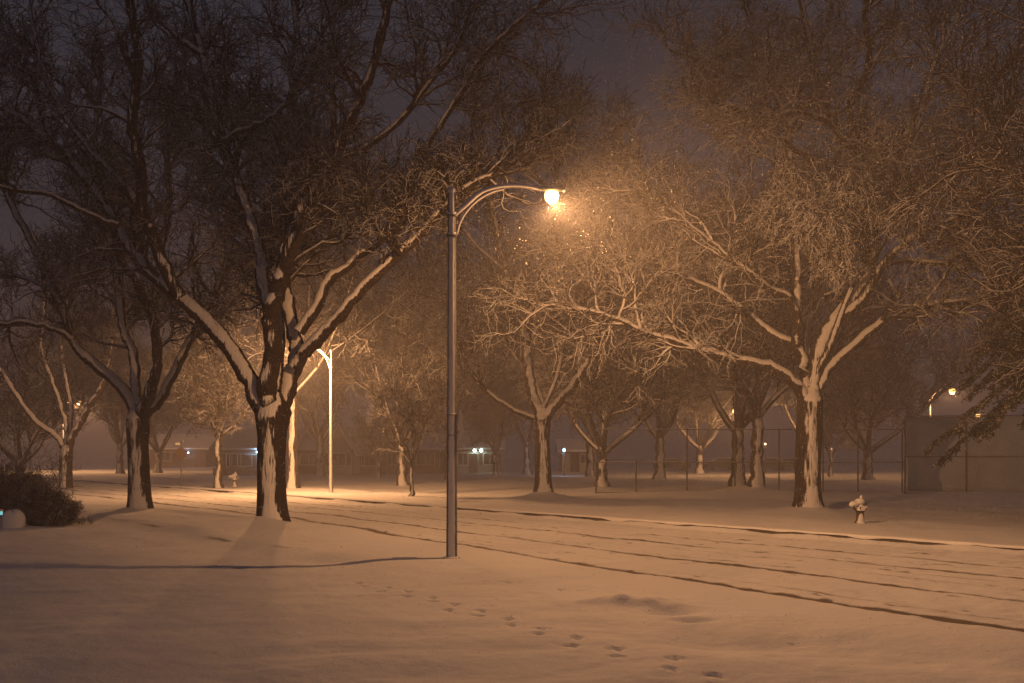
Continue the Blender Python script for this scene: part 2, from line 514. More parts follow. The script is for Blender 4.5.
# far kerb: concrete block line whose road face stays bare
M_KERB = plain("kerb_concrete", (0.10, 0.085, 0.075), 0.9, noise=0.4, ns=3)
kt = np.arange(-20, 330, .5)
prof = np.array([(0, -.30), (0.0, .010), (.03, .03), (.14, .033), (.16, .0), (.16, -.30)])
kv = []
for t in kt:
    dz = 0.012 * float(vnoise(t * .6, 4.4))
    for (a, z) in prof:
        x, y = st2xy(KERB_S + a + .004, t); kv.append((x, y, z + (dz if z > 0 else 0)))
k_ = len(prof)
kf = [(j * k_ + i, j * k_ + i + 1, (j + 1) * k_ + i + 1, (j + 1) * k_ + i) for j in range(len(kt) - 1) for i in range(k_ - 1)]
mb = MB().add(kv, kf); ko = mb.build("kerb", M_KERB, None, False); tag(ko, kind="structure")
# snow lying along the top of the kerb, lapping over it unevenly
kt = np.arange(-20, 200, .12)
kv = []
for t in kt:
    lap = 0.015 + 0.05 * max(0, float(vnoise(t * .45, 9.1)) + .1)
    drop = 0.01 + 0.10 * max(0, float(vnoise(t * .8, 2.7)) - .25)
    for (a, z) in ((-lap * .7, .040 - drop), (-lap, .050 - drop * .3), (-lap * .4, .075), (.06, .085), (.25, .075), (.55, .045), (.9, -.02)):
        x, y = st2xy(KERB_S + a, t); kv.append((x, y, z + .01 * float(vnoise(t * 2.1, a * 9))))
kf = [(j * 7 + i, j * 7 + i + 1, (j + 1) * 7 + i + 1, (j + 1) * 7 + i) for j in range(len(kt) - 1) for i in range(6)]
mb = MB().add(kv, kf); ks = mb.build("kerb_snow", M_SNOWCAP); tag(ks, kind="structure")

# ------------------------------------------------------------------ haze (falling snow fills the air)
hz, nt, b = new_mat("snowy_air")
nt.nodes.remove(b)
pv = N(nt, "ShaderNodeVolumePrincipled")
pv.inputs["Color"].default_value = (0.88, 0.87, 0.94, 1)
pv.inputs["Density"].default_value = HAZE_DENSITY
pv.inputs["Anisotropy"].default_value = 0.2
nt.links.new(pv.outputs[0], nt.nodes["Material Output"].inputs["Volume"])
mb = MB().box((0, 120, 12.2), (900, 900, 27.6))
ho = mb.build("haze", hz, None, False); tag(ho, kind="stuff")

# ------------------------------------------------------------------ street lamps
def lamp_light(name, parent, loc, power, radius=0.12, color=SODIUM, house=None, nadir=.24):
    ld = bpy.data.lights.new(name, 'POINT')
    ld.energy = power; ld.color = color; ld.shadow_soft_size = radius
    o = bpy.data.objects.new(name, ld); COL.objects.link(o)
    o.parent = parent; o.location = loc
    if house is None and color == SODIUM: house = (0, 0, 0)
    if house is not None:
        # the luminaire's own distribution: little straight down, most at a flat angle, less to the house side
        ld.use_nodes = True
        nt = ld.node_tree; em = nt.nodes["Emission"]
        geo = N(nt, "ShaderNodeNewGeometry")
        sz_ = N(nt, "ShaderNodeSeparateXYZ"); nt.links.new(geo.outputs["Incoming"], sz_.inputs[0])
        mz = N(nt, "ShaderNodeMapRange"); mz.interpolation_type = 'SMOOTHSTEP'
        mz.inputs["From Min"].default_value = -1.0; mz.inputs["From Max"].default_value = -0.25
        mz.inputs["To Min"].default_value = nadir; mz.inputs["To Max"].default_value = 1.0
        nt.links.new(sz_.outputs["Z"], mz.inputs["Value"])
        dt = N(nt, "ShaderNodeVectorMath", operation='DOT_PRODUCT')
        nt.links.new(geo.outputs["Incoming"], dt.inputs[0])
        v = np.array(house, float); v = v / max(1e-6, np.linalg.norm(v))
        dt.inputs[1].default_value = tuple(v)
        mr = N(nt, "ShaderNodeMapRange"); mr.interpolation_type = 'SMOOTHSTEP'
        mr.inputs["From Min"].default_value = LSIGN * -0.32; mr.inputs["From Max"].default_value = LSIGN * 0.7
        mr.inputs["To Min"].default_value = 1.0; mr.inputs["To Max"].default_value = 0.05
        nt.links.new(dt.outputs["Value"], mr.inputs["Value"])
        mu = N(nt, "ShaderNodeMath", operation='MULTIPLY')
        nt.links.new(mr.outputs[0], mu.inputs[0]); nt.links.new(mz.outputs[0], mu.inputs[1])
        mup = N(nt, "ShaderNodeMapRange"); mup.interpolation_type = 'SMOOTHSTEP'
        mup.inputs["From Min"].default_value = 0.02; mup.inputs["From Max"].default_value = 0.55
        mup.inputs["To Min"].default_value = 1.0; mup.inputs["To Max"].default_value = 0.25
        nt.links.new(sz_.outputs["Z"], mup.inputs["Value"])
        m2 = N(nt, "ShaderNodeMath", operation='MULTIPLY')
        nt.links.new(mu.outputs[0], m2.inputs[0]); nt.links.new(mup.outputs[0], m2.inputs[1])
        nt.links.new(m2.outputs[0], em.inputs["Strength"])
    return o
LSIGN = 1.0

POLE_H = 7.65
def street_lamp(loc, arm_dir, power, label, hero=False, es=None, house=None, nadir=.24):
    root = empty("street_lamp", loc)
    tag(root, label, "street lamp", "curved-arm street lamps along the road")
    a = np.array([arm_dir[0], arm_dir[1], 0.0]); a /= np.linalg.norm(a)
    zs = np.linspace(-0.3, POLE_H - 0.05, 24)
    MB().tube([(0, 0, z) for z in zs], 0.115 - 0.035 * (zs / POLE_H), 24 if hero else 10).build("pole", M_POST, root)
    MB().lathe([(0.17, -.2), (.17, .015), (.15, .03), (.125, .035)], 20).build("base_flange", M_POST, root)
    MB().lathe([(0.085, POLE_H - .08), (.092, POLE_H - .05), (.085, POLE_H), (.05, POLE_H + .05), (0.001, POLE_H + .065)], 16).build("pole_cap", M_SNOWCAP, root)
    def arc(pts, r, n=18):
        P = catmull(np.array(pts), n)
        return [tuple(a * p[0] + np.array([0, 0, p[1]])) for p in P], r
    up, _ = arc([(0.06, 7.12), (.28, 7.32), (.62, 7.62), (1.02, 7.76), (1.42, 7.80), (1.75, 7.77), (1.92, 7.74)], .04)
    lo, _ = arc([(0.10, 6.72), (.16, 6.95), (.30, 7.2), (.55, 7.46), (.85, 7.64), (1.1, 7.715)], .03)
    MB().tube(up, np.linspace(.062, .046, len(up)), 12).build("arm", M_ARM, root)
    MB().tube(lo, .032, 8).build("arm_brace", M_ARM, root)
    for z in (7.12, 6.70):
        MB().lathe([(0.088, z - .05), (.108, z - .045), (.108, z + .045), (.088, z + .05)], 20).build("collar", M_POST, root)
    # cobra-head luminaire
    hb = MB()
    c = a * 2.08
    side = np.array([-a[1], a[0], 0])
    prof = [(-.28, .035, .035, 7.745), (-.2, .07, .055, 7.745), (-.05, .13, .075, 7.745), (.1, .155, .085, 7.745), (.24, .13, .07, 7.74), (.33, .06, .03, 7.735)]
    v = []
    k = 14
    for (u, w, h, z) in prof:
        for i in range(k):
            an = 2 * math.pi * i / k
            cz = math.sin(an)
            p = c + a * u + side * (w * math.cos(an)) + np.array([0, 0, z + (h if cz > 0 else h * .35) * cz])
            v.append(p)
    f = [(j * k + i, j * k + (i + 1) % k, (j + 1) * k + (i + 1) % k, (j + 1) * k + i) for j in range(len(prof) - 1) for i in range(k)]
    hb.add(v, f); hb.ngon(v[:k][::-1]); hb.ngon(v[-k:])
    head = hb.build("lamp_head", M_POST, root)
    # glass bowl
    bp = c + a * .05
    bowl = MB()
    bowl.lathe([(0.13, 7.70), (.15, 7.66), (.152, 7.60), (.135, 7.54), (.10, 7.49), (.05, 7.465), (.0005, 7.46)] if not es else [(0.2, 7.70), (.26, 7.6), (.27, 7.5), (.22, 7.4), (.12, 7.32), (.0005, 7.29)], 22, (bp[0], bp[1], 0))
    mbulb = M_BULB
    if es:
        mbulb = plain("sodium_lamp_glow_far", (1, 0.8, 0.5), emit=(1.0, 0.46, 0.11), es=es)
    g = bowl.build("lamp_bowl", mbulb, root)
    lamp_light("lamp_light", root, (bp[0], bp[1], 7.40 if not es else 7.22), power, 0.06 if hero else .22, house=house, nadir=nadir)
    return root

def catmull(P, n):
    P = np.asarray(P, float)
    Q = np.vstack([2 * P[0] - P[1], P, 2 * P[-1] - P[-2]])
    out = []
    m = len(P) - 1
    per = max(2, int(math.ceil(n / m)))
    for i in range(m):
        p0, p1, p2, p3 = Q[i:i + 4]
        for t in np.linspace(0, 1, per, endpoint=False):
            out.append(.5 * ((2 * p1) + (-p0 + p2) * t + (2 * p0 - 5 * p1 + 4 * p2 - p3) * t * t + (-p0 + 3 * p1 - 3 * p2 + p3) * t ** 3))
    out.append(P[-1])
    return np.array(out)

px1, py1 = -1.25, 20.65
L1 = street_lamp((px1, py1, 0), (0.98, 0.19), 6800, "tall grey street lamp with curved arm glowing in the foreground beside the road", hero=True,
                 nadir=.18, house=(-0.9, -.35, 0.45))
# small edge-on sign strapped to the foreground pole
sg = MB()
pts = []
for (dx, dz) in ((0, 0), (.035, .02), (.05, .1), (.05, .5), (.035, .58), (0, .6)):
    pts.append((0.15 + dx * 1.4, -0.06, 2.42 + dz * 1.1)); 
for (dx, dz) in ((0, .6), (.035, .58), (.05, .5), (.05, .1), (.035, .02), (0, 0)):
    pts.append((0.15 + dx * 1.4, 0.24, 2.42 + dz * 1.1))
fs = [(i, (i + 1) % 12, (i + 1) % 12, i) for i in range(0)]
v = np.array(pts)
sg.ngon(v[:6]); sg.ngon(v[6:])
for i in range(5): sg.add([v[i], v[i + 1], v[10 - i], v[11 - i]], [(0, 3, 2, 1)])
sg.add([v[0], v[5], v[6], v[11]], [(0, 1, 2, 3)])
sg.build("sign_plate", M_POST, L1)
MB().lathe([(0.099, 2.54), (.11, 2.545), (.11, 2.57), (.099, 2.575)], 20).build("sign_strap", M_DARKMETAL, L1)
MB().lathe([(0.099, 2.96), (.11, 2.965), (.11, 2.99), (.099, 2.995)], 20).build("sign_strap", M_DARKMETAL, L1)

x2, y2 = (331 - 512) / F * 53.4, 53.4
street_lamp((x2, y2, 0), (-.768, -.64), 11500, "pale street lamp pole across the road, its lit head hidden behind the big left tree", nadir=.7)
x3, y3 = (78 - 512) / F * 108 - 1.6, 108
street_lamp((x3, y3, 0), (0.9, -.3), 15000, "distant street lamp glowing yellow between the limbs of the far left tree", es=4.5)
x4, y4 = (930 - 512) / F * 84, 84
street_lamp((x4, y4, -.3), (0.5, -.86), 3200, "distant street lamp glowing yellow behind the tall fence on the right", es=4.5)
x5, y5 = (741 - 512) / F * 92, 92
street_lamp((x5, y5, -1.4), (-.03, 1), 5500, "distant street lamp hidden behind the pair of trunks, orange glow around it", es=4.5)
x6, y6 = (990 - 512) / F * 120, 120
street_lamp((x6, y6, -1), (-.8, -.4), 600, "farthest street lamp, its head shining through the spruce branches", es=4.5)

# ------------------------------------------------------------------ trees
def grow(P0, D0, Ln, R0, nseg, wob, r, up=0.0, taper=.75, minr=0.004):
    n = len(P0)
    P = np.empty((n, nseg + 1, 3)); R = np.empty((n, nseg + 1))
    P[:, 0] = P0; d = norm(D0); R[:, 0] = R0
    for j in range(nseg):
        d = norm(d + wob * r.normal(size=(n, 3)) + np.array([0, 0, up]))
        P[:, j + 1] = P[:, j] + d * (Ln / nseg)[:, None]
        R[:, j + 1] = np.maximum(R0 * (1 - taper * (j + 1) / nseg), minr)
    return P, R
def spawn(P, R, Ln, per, r, ang=(.5, 1.1), ratio=(.4, .7), rr=.6, fmin=.15, tip=True):
    n, m, _ = P.shape
    f = r.uniform(fmin, 1.0, size=(n, per))
    if tip: f[:, 0] = 0.999
    g = f * (m - 1); i = np.minimum(g.astype(int), m - 2); w = (g - i)[..., None]
    idx = np.arange(n)[:, None]
    a = P[idx, i]; b_ = P[idx, i + 1]
    pos = a * (1 - w) + b_ * w
    t = norm(b_ - a)
    rv = r.normal(size=t.shape)
    perp = norm(rv - (rv * t).sum(-1, keepdims=True) * t)
    an = r.uniform(ang[0], ang[1], size=f.shape)
    if tip: an[:, 0] *= .35
    d = np.cos(an)[..., None] * t + np.sin(an)[..., None] * perp
    rad = (R[idx, i] * (1 - w[..., 0]) + R[idx, i + 1] * w[..., 0]) * rr
    L = Ln[:, None] * r.uniform(ratio[0], ratio[1], size=f.shape) * (1.1 - .35 * f)
    return pos.reshape(-1, 3), d.reshape(-1, 3), L.ravel(), rad.ravel()

def limb_path(pts, seg=.3, jit=.03, r=None):
    pts = np.asarray(pts, float)
    ln = np.linalg.norm(np.diff(pts, axis=0), axis=1).sum()
    P = catmull(pts, max(6, int(ln / seg)))
    P[1:-1] += r.normal(size=P[1:-1].shape) * jit
    return P, ln

def trunk_mesh(P, R, k, r, ridge=.06):
    v, f = tubes(P[None], R[None], k)
    v = v.reshape(len(P), k, 3)
    ph = np.arange(k)
    amp = 1 + ridge * (vnoise(ph[None, :] * .9 + 40, np.arange(len(P))[:, None] * .22) + .5 * r.normal(size=k)[None, :] * .7)
    c = P[:, None, :]
    v = c + (v - c) * amp[..., None]
    return v.reshape(-1, 3), f

def crown_from(limbs, r, dens=1.0, reach=2.6, minr=.010, levels=3, up=.05, start=.25, sag=0.0, ratio=1.0):
    "limbs: list of (P, R, len). returns verts, faces of secondary branches and twigs"
    Vs = []; Fs = []; n = 0
    def add(P, R, k):
        nonlocal n
        v, f = tubes(P, R, k); Vs.append(v); Fs.append(f + n); n += len(v)
    p0 = []; d0 = []; l0 = []; r0 = []
    for (P, R, ln) in limbs:
        m = len(P)
        cnt = max(3, int(ln * 2.1 * dens))
        fs = r.uniform(start, 1.0, cnt); fs[:2] = .995
        for f_ in fs:
            g = f_ * (m - 1); i = min(int(g), m - 2); w = g - i
            pos = P[i] * (1 - w) + P[i + 1] * w
            t = norm(P[i + 1] - P[i])
            rv = r.normal(size=3); rv[2] = rv[2] * .8 + .3
            perp = norm(rv - rv.dot(t) * t)
            a = r.uniform(.45, 1.15) * (.4 if f_ > .99 else 1)
            p0.append(pos); d0.append(math.cos(a) * t + math.sin(a) * perp)
            l0.append(reach * r.uniform(.5, 1.15) * (1.1 - .35 * f_)); r0.append(min(R[i] * .62, .014 + reach * .026))
    p0 = np.array(p0); d0 = np.array(d0); l0 = np.array(l0); r0 = np.array(r0)
    P, R = grow(p0, d0, l0, r0, 9, .21, r, up=up, minr=minr * 1.5)
    add(P, R, 5)
    pos, d, L, rad = spawn(P, R, l0, 8, r, ang=(.4, 1.1), ratio=(.38 * ratio, .7 * ratio), rr=.75)
    P2, R2 = grow(pos, d, L, np.maximum(rad, minr), 6, .24, r, up=up * .7 - sag * .3, minr=minr)
    add(P2, R2, 4)
    if levels >= 2:
        pos, d, L, rad = spawn(P2, R2, L, 5, r, ang=(.4, 1.2), ratio=(.45, .85), rr=.7)
        P3, R3 = grow(pos, d, L, np.maximum(rad, minr * .9), 4, .27, r, up=-sag, minr=minr * .85)
        add(P3, R3, 3)
    if levels >= 3:
        pos, d, L, rad = spawn(P3, R3, L, 2, r, ang=(.4, 1.2), ratio=(.45, .9), rr=.8)
        P4, R4 = grow(pos, d, L, np.maximum(rad * .8, minr * .8), 3, .3, r, up=-sag, minr=minr * .75)
        add(P4, R4, 3)
    return np.concatenate(Vs), np.concatenate(Fs)

def place_tree(name, base, trunkv, crownv, label, mat_crown=None):
    root = empty(name, base)
    tag(root, label, "tree")
    tv, tf = trunkv; cv, cf = crownv
    b = np.array(base)
    me = mesh_from(tv - b, tf, "trunk", M_BARK); o = bpy.data.objects.new("trunk", me); COL.objects.link(o); o.parent = root
    me = mesh_from(cv - b, cf, "crown", mat_crown or M_TWIG); o = bpy.data.objects.new("crown", me); COL.objects.link(o); o.parent = root
    return root

def hero_tree(label, Y, trunk_px, limbs_px, seed, dens=1.0, reach=2.6, extra=(), name="bare_tree", levels=3, minr=.010, clumps=(), mat=None):
    """trunk_px: [(x,y,r_px)]; limbs: (list of (x,y), r0_px, r1_px, dy) measured in the photo at the tree's distance Y;
    dy bends the limb towards (-) or away from (+) the viewer over its length, so the tree is round."""
    r = np.random.default_rng(seed)
    sc = Y / F
    tp_ = np.array([px(x, y, Y) for x, y, _ in trunk_px]); tr = np.array([q[2] * sc for q in trunk_px])
    zb = gz(tp_[0][0], tp_[0][1]) - .15
    tp_[0][2] = zb
    P = catmull(tp_, 26)
    R = np.interp(np.linspace(0, 1, len(P)), np.linspace(0, 1, len(tr)), tr)
    hgt = P[:, 2] - zb
    R = R * (1 + .22 * np.exp(-hgt / .3))
    tv = []; tf = []; n = 0
    v, f = trunk_mesh(P, R, 28, r); tv.append(v); tf.append(f); n += len(v)
    limbs = []
    for (pts, r0, r1, dy) in limbs_px:
        W_ = []
        for i, (x, y) in enumerate(pts):
            u = i / (len(pts) - 1)
            W_.append(px(x, y, Y) + np.array([0, dy * u ** 1.2, 0]) + (px(x, y, Y + dy * u ** 1.2) - px(x, y, Y)) * np.array([1, 0, 1]))
        P, ln = limb_path(W_, .28, .022, r)
        uu = np.linspace(0, 1, len(P))
        R = (r0 * (1 - uu) + r1 * 1.5 * uu) * sc
        R = R * (1 + .06 * r.normal(size=len(R)))
        limbs.append((P, R, ln))
        v, f = trunk_mesh(P, R, 12, r, .04); tv.append(v); tf.append(f + n); n += len(v)
    # limbs towards and away from the viewer that the photo foreshortens
    top = tp_[-1]
    for (az, el, ln, r0) in extra:
        d = np.array([math.cos(az) * math.cos(el), math.sin(az) * math.cos(el), math.sin(el)])
        P, R = grow(top[None], d[None], np.array([ln]), np.array([r0]), 16, .09, r, up=.03, taper=.85)
        limbs.append((P[0], R[0], ln))
        v, f = trunk_mesh(P[0], R[0], 10, r, .04); tv.append(v); tf.append(f + n); n += len(v)
        # forks
        for q_ in range(2):
            i = 6 + 3 * q_; t = norm(P[0][i + 1] - P[0][i]); rv = r.normal(size=3)
            dd = norm(t + .7 * norm(rv))
            P2, R2 = grow(P[0][i][None], dd[None], np.array([ln * .5]), np.array([R[0][i] * .75]), 10, .1, r, up=.04, taper=.85)
            limbs.append((P2[0], R2[0], ln * .5))
            v, f = trunk_mesh(P2[0], R2[0], 8, r, .04); tv.append(v); tf.append(f + n); n += len(v)
    cv, cf = crown_from(limbs, r, dens, reach, minr, levels, start=.42)
    if clumps:
        VS = [cv]; FS = [cf]; m = len(cv)
        for (x, y, dy, cnt, ln) in clumps:
            c = px(x, y, Y + dy)
            p0 = np.repeat(c[None], cnt, 0) + r.normal(size=(cnt, 3)) * .25
            d0 = r.normal(size=(cnt, 3)); d0[:, 2] = np.abs(d0[:, 2]) * .3
            l0 = ln * r.uniform(.6, 1.2, cnt)
            P, R = grow(p0, d0, l0, np.full(cnt, .034), 7, .34, r, up=-.14, minr=.020)
            v, f = tubes(P, R, 4); VS.append(v); FS.append(f + m); m += len(v)
            a, d, L, rad = spawn(P, R, l0, 7, r, ratio=(.3, .6))
            P, R = grow(a, d, L, np.maximum(rad, .016), 5, .38, r, up=-.2, minr=.014)
            v, f = tubes(P, R, 3); VS.append(v); FS.append(f + m); m += len(v)
            a, d, L, rad = spawn(P, R, L, 4, r, ratio=(.4, .7))
            P, R = grow(a, d, L, np.maximum(rad, .013), 3, .38, r, up=-.2, minr=.012)
            v, f = tubes(P, R, 3); VS.append(v); FS.append(f + m); m += len(v)
        cv = np.concatenate(VS); cf = np.concatenate(FS)
    return place_tree(name, (tp_[0][0], Y, zb), (np.concatenate(tv), np.concatenate(tf)), (cv, cf), label, mat)

# main tree left of the lamp
A_limbs = [
    ([(270, 432), (262, 410), (247, 375), (222, 338), (200, 315), (175, 292), (150, 272), (132, 250), (118, 225), (95, 190), (60, 150), (20, 118), (-30, 90)], 10.5, 2.5, 1.5),
    ([(180, 297), (165, 268), (152, 235), (142, 210), (140, 170), (132, 120), (138, 60), (130, 0), (128, -70)], 7, 2, -2.0),
    ([(274, 440), (271, 412), (267, 385), (273, 350), (270, 315), (278, 292), (284, 268), (293, 245), (303, 209), (331, 168), (345, 130), (368, 80), (385, 20), (395, -50)], 11, 2.2, -2.5),
    ([(270, 312), (262, 280), (262, 262), (252, 225), (238, 185), (222, 140), (212, 100), (203, 55), (190, 10), (180, -60)], 7.5, 2, 2.5),
    ([(276, 440), (281, 412), (290, 380), (297, 353), (292, 325), (285, 290), (284, 262), (296, 225), (300, 180), (290, 120), (300, 60), (290, -20)], 10, 2, 3.0),
    ([(294, 368), (306, 351), (323, 334), (340, 315), (364, 287), (397, 257), (420, 235), (446, 207), (470, 185), (500, 172), (530, 150)], 7.5, 1.8, -1.5),
    ([(299, 332), (318, 304), (328, 280), (342, 270), (367, 250), (394, 230), (420, 205), (441, 188), (475, 168), (515, 148), (545, 138)], 6.2, 1.6, 1.0),
    ([(291, 265), (305, 254), (323, 243), (340, 242), (352, 225)], 2.6, 1.2, -.6),
    ([(142, 212), (120, 180), (90, 150), (60, 110), (40, 60), (30, 10)], 4, 1.3, 1.5),
    ([(331, 168), (360, 150), (400, 120), (440, 70), (470, 20), (490, -30)], 4.2, 1.3, 1.0),
    ([(394, 230), (405, 200), (420, 160), (450, 110), (480, 60), (520, 20), (560, -10)], 4.0, 1.2, -1.5),
    ([(222, 140), (250, 128), (280, 110), (300, 70), (330, 20)], 3.5, 1.2, -1.0),
    ([(203, 55), (170, 30), (140, -10), (100, -50)], 3.5, 1.2, 1.0),
    ([(118, 225), (90, 215), (50, 195), (10, 190), (-30, 175)], 3.5, 1.2, -2),
]
hero_tree("largest snowy tree left of the lit lamp, three heavy limbs rising from a short trunk", MAIN_Y,
          [(273, 528, 14), (272, 500, 13.5), (271, 470, 13.5), (272, 440, 14), (272, 418, 16), (274, 404, 14), (275, 392, 6)],
          A_limbs, 21, dens=.85, reach=2.9, minr=.0135, extra=[(1.4, 1.0, 10, .2)],
          clumps=[(452, 175, -2.0, 16, 1.0), (310, 160, -3, 12, 1.0), (425, 165, -1, 12, .9)])

B_limbs = [
    ([(137, 436), (135, 418), (128, 395), (111, 378), (84, 355), (72, 338), (61, 304), (44, 267), (30, 240), (10, 200), (-5, 140), (-10, 80)], 7, 1.8, 1.0),
    ([(73, 340), (60, 332), (44, 326), (20, 322), (0, 324), (-40, 322)], 3.6, 1.6, -1.0),
    ([(138, 436), (137, 415), (136, 388), (134, 355), (124, 331), (119, 290), (112, 250), (100, 200), (95, 140), (100, 80)], 6.5, 1.6, 2.0),
    ([(139, 436), (141, 416), (150, 392), (158, 365), (155, 324), (147, 305), (135, 280), (120, 255), (110, 200)], 7, 1.6, -2),
    ([(155, 326), (157, 290), (162, 250), (170, 200), (165, 140), (175, 80)], 4.5, 1.4, 1),
    ([(139, 436), (144, 416), (162, 398), (176, 368), (192, 338), (202, 318), (216, 292), (228, 255), (245, 200), (250, 150)], 6, 1.5, 1.0),
    ([(61, 304), (50, 290), (25, 278), (0, 275), (-30, 270)], 2.5, 1.2, 2.0),
]
hero_tree("dark snowy tree at the left, a pale drift at its foot", LEFT_Y,
          [(140, 514, 11), (139, 480, 10.5), (138, 450, 10.5), (138, 430, 11.5), (138, 417, 11), (139, 406, 4)],
          B_limbs, 22, dens=.8, reach=2.7, extra=[(2.0, 1.0, 8, .15)], minr=.014)

K_limbs = [
    ([(807, 416), (803, 398), (796, 384), (774, 368), (747, 361), (714, 354), (680, 343), (643, 331), (609, 317), (576, 309), (545, 306)], 6.8, 1.5, -1.5),
    ([(808, 408), (806, 385), (803, 362), (793, 344), (771, 334), (747, 314), (724, 296), (690, 279), (665, 268), (640, 255), (600, 262)], 6.8, 1.4, 1.0),
    ([(795, 346), (797, 322), (790, 300), (764, 284), (737, 264), (700, 235), (665, 205), (630, 190)], 5.5, 1.4, -1.5),
    ([(797, 322), (797, 275), (794, 230), (790, 180), (785, 120), (760, 60), (745, 0), (735, -60)], 5.0, 1.5, 2.0),
    ([(810, 420), (812, 398), (815, 370), (825, 338), (838, 316), (861, 287), (872, 258), (869, 225), (868, 188), (855, 151), (836, 130), (822, 90), (811, 50), (800, -10), (800, -70)], 9.5, 1.8, 1.0),
    ([(840, 316), (862, 300), (880, 268), (897, 250), (915, 235), (945, 222), (975, 205), (1010, 185), (1050, 150)], 5, 1.5, -2.0),
    ([(812, 412), (816, 394), (828, 370), (850, 348), (882, 321), (909, 309), (936, 304), (983, 299), (1020, 290), (1065, 283)], 5.8, 1.8, .5),
    ([(872, 268), (895, 262), (915, 261), (959, 265), (1000, 259), (1035, 255), (1070, 245)], 3.6, 1.4, 1.5),
    ([(868, 190), (895, 150), (920, 110), (935, 60), (960, 10), (975, -50)], 4.5, 1.4, 1.0),
    ([(855, 151), (850, 110), (870, 60), (865, 10), (880, -60)], 4, 1.4, -2.0),
    ([(828, 105), (800, 95), (770, 80), (735, 75), (700, 60), (670, 50)], 3.2, 1.2, -1.0),
    ([(855, 152), (825, 120), (790, 112), (750, 118), (715, 95)], 3.5, 1.2, -2.5),
    ([(812, 162), (790, 145), (762, 125), (748, 112), (710, 100)], 3.2, 1.2, -3.0),
    ([(869, 225), (900, 200), (940, 180), (985, 160), (1030, 120), (1060, 90)], 4, 1.3, -1.5),
]
hero_tree("broad snowy tree right of the lit lamp, long low limbs spreading over the hydrant", RIGHT_Y,
          [(808, 518, 13.5), (808, 490, 12.5), (808, 450, 12.5), (809, 420, 12.5), (810, 400, 13), (812, 385, 5)],
          K_limbs, 23, mat=M_TWIGS, dens=.9, reach=2.9, minr=.0145, extra=[(1.5, .9, 9, .17), (-.4, 1.1, 10, .15)],
          clumps=[(850, 195, -3.5, 40, 1.2), (820, 215, -3.5, 36, 1.1), (790, 190, -3, 26, 1.0), (900, 210, -2.5, 22, 1.1), (835, 255, -3, 22, .9), (765, 215, -2, 16, .9)])

H_limbs = [
    ([(542, 436), (540, 416), (532, 392), (528, 365), (524, 331), (515, 308), (505, 270), (498, 240), (490, 190), (480, 140), (470, 80)], 6.5, 1.4, 1.0),
    ([(543, 436), (547, 416), (568, 391), (589, 358), (602, 328), (609, 308), (615, 280), (612, 240), (600, 190), (605, 140)], 5.5, 1.3, -1.5),
    ([(535, 418), (520, 413), (505, 405), (488, 393), (473, 376), (464, 358), (458, 335)], 3.2, 1.0, -1.0),
    ([(526, 345), (530, 317), (538, 285), (550, 235), (556, 180), (550, 120)], 4.2, 1.2, -1.5),
    ([(589, 358), (610, 350), (632, 335), (650, 310)], 2.4, 1.0, 1.0),
    ([(505, 270), (480, 250), (455, 220), (430, 200)], 2.8, 1.0, 1.0),
]
hero_tree("snowy tree standing mid-picture right behind the lamp, forking into a V", MID_Y,
          [(543, 501, 8.5), (543, 470, 7.6), (542, 440, 7.6), (542, 418, 8.2), (543, 408, 4)],
          H_limbs, 24, dens=1.0, reach=2.7, extra=[(2.2, 1.0, 8, .15), (.2, 1.15, 9, .12)], minr=.016, levels=3)

# ---- generic trees for the background, grown round
def proto_tree(seed, h=12.0, trunk_h=2.8, r0=.32, spread=.75, nl=6, dens=.7, reach=2.2, minr=.016, levels=2, lean=0):
    r = np.random.default_rng(seed)
    zs = np.linspace(-.3, trunk_h, 10)
    P = np.stack([lean * zs * .1 + .04 * r.normal(size=10), .04 * r.normal(size=10), zs], 1)
    R = r0 * (1 - .15 * (zs / trunk_h)) * (1 + .5 * np.exp(-np.maximum(zs, 0) / .25))
    tv = []; tf = []; n = 0
    v, f = trunk_mesh(P, R, 14, r); tv.append(v); tf.append(f); n += len(v)
    limbs = []
    for i in range(nl):
        az = 2 * math.pi * (i + r.uniform(-.3, .3)) / nl
        el = r.uniform(.75, 1.25) if i else 1.45
        el = el * (1 if spread < 1 else .8)
        d = np.array([math.cos(az) * math.cos(el), math.sin(az) * math.cos(el), math.sin(el)])
        ln = (h - trunk_h) * r.uniform(.75, 1.0) / max(.7, math.sin(el))*.9
        st = P[-1] - np.array([0, 0, r.uniform(0, .25 * trunk_h if nl > 5 else .2)])
        LP, LR = grow(st[None], d[None], np.array([ln]), np.array([r0 * r.uniform(.4, .6)]), 14, .1, r, up=.05, taper=.88)
        limbs.append((LP[0], LR[0], ln))
        v, f = trunk_mesh(LP[0], LR[0], 8, r, .04); tv.append(v); tf.append(f + n); n += len(v)
        for q_ in range(3):
            j = 4 + 3 * q_; t = norm(LP[0][j + 1] - LP[0][j]); rv = r.normal(size=3); rv[2] *= .4
            dd = norm(t + .8 * norm(rv))
            P2, R2 = grow(LP[0][j][None], dd[None], np.array([ln * .5]), np.array([LR[0][j] * .7]), 9, .12, r, up=.04, taper=.85)
            limbs.append((P2[0], R2[0], ln * .5))
            v, f = trunk_mesh(P2[0], R2[0], 6, r, .04); tv.append(v); tf.append(f + n); n += len(v)
    cv, cf = crown_from(limbs, r, dens, reach, minr, levels, start=.2)
    return (np.concatenate(tv), np.concatenate(tf)), (cv, cf)

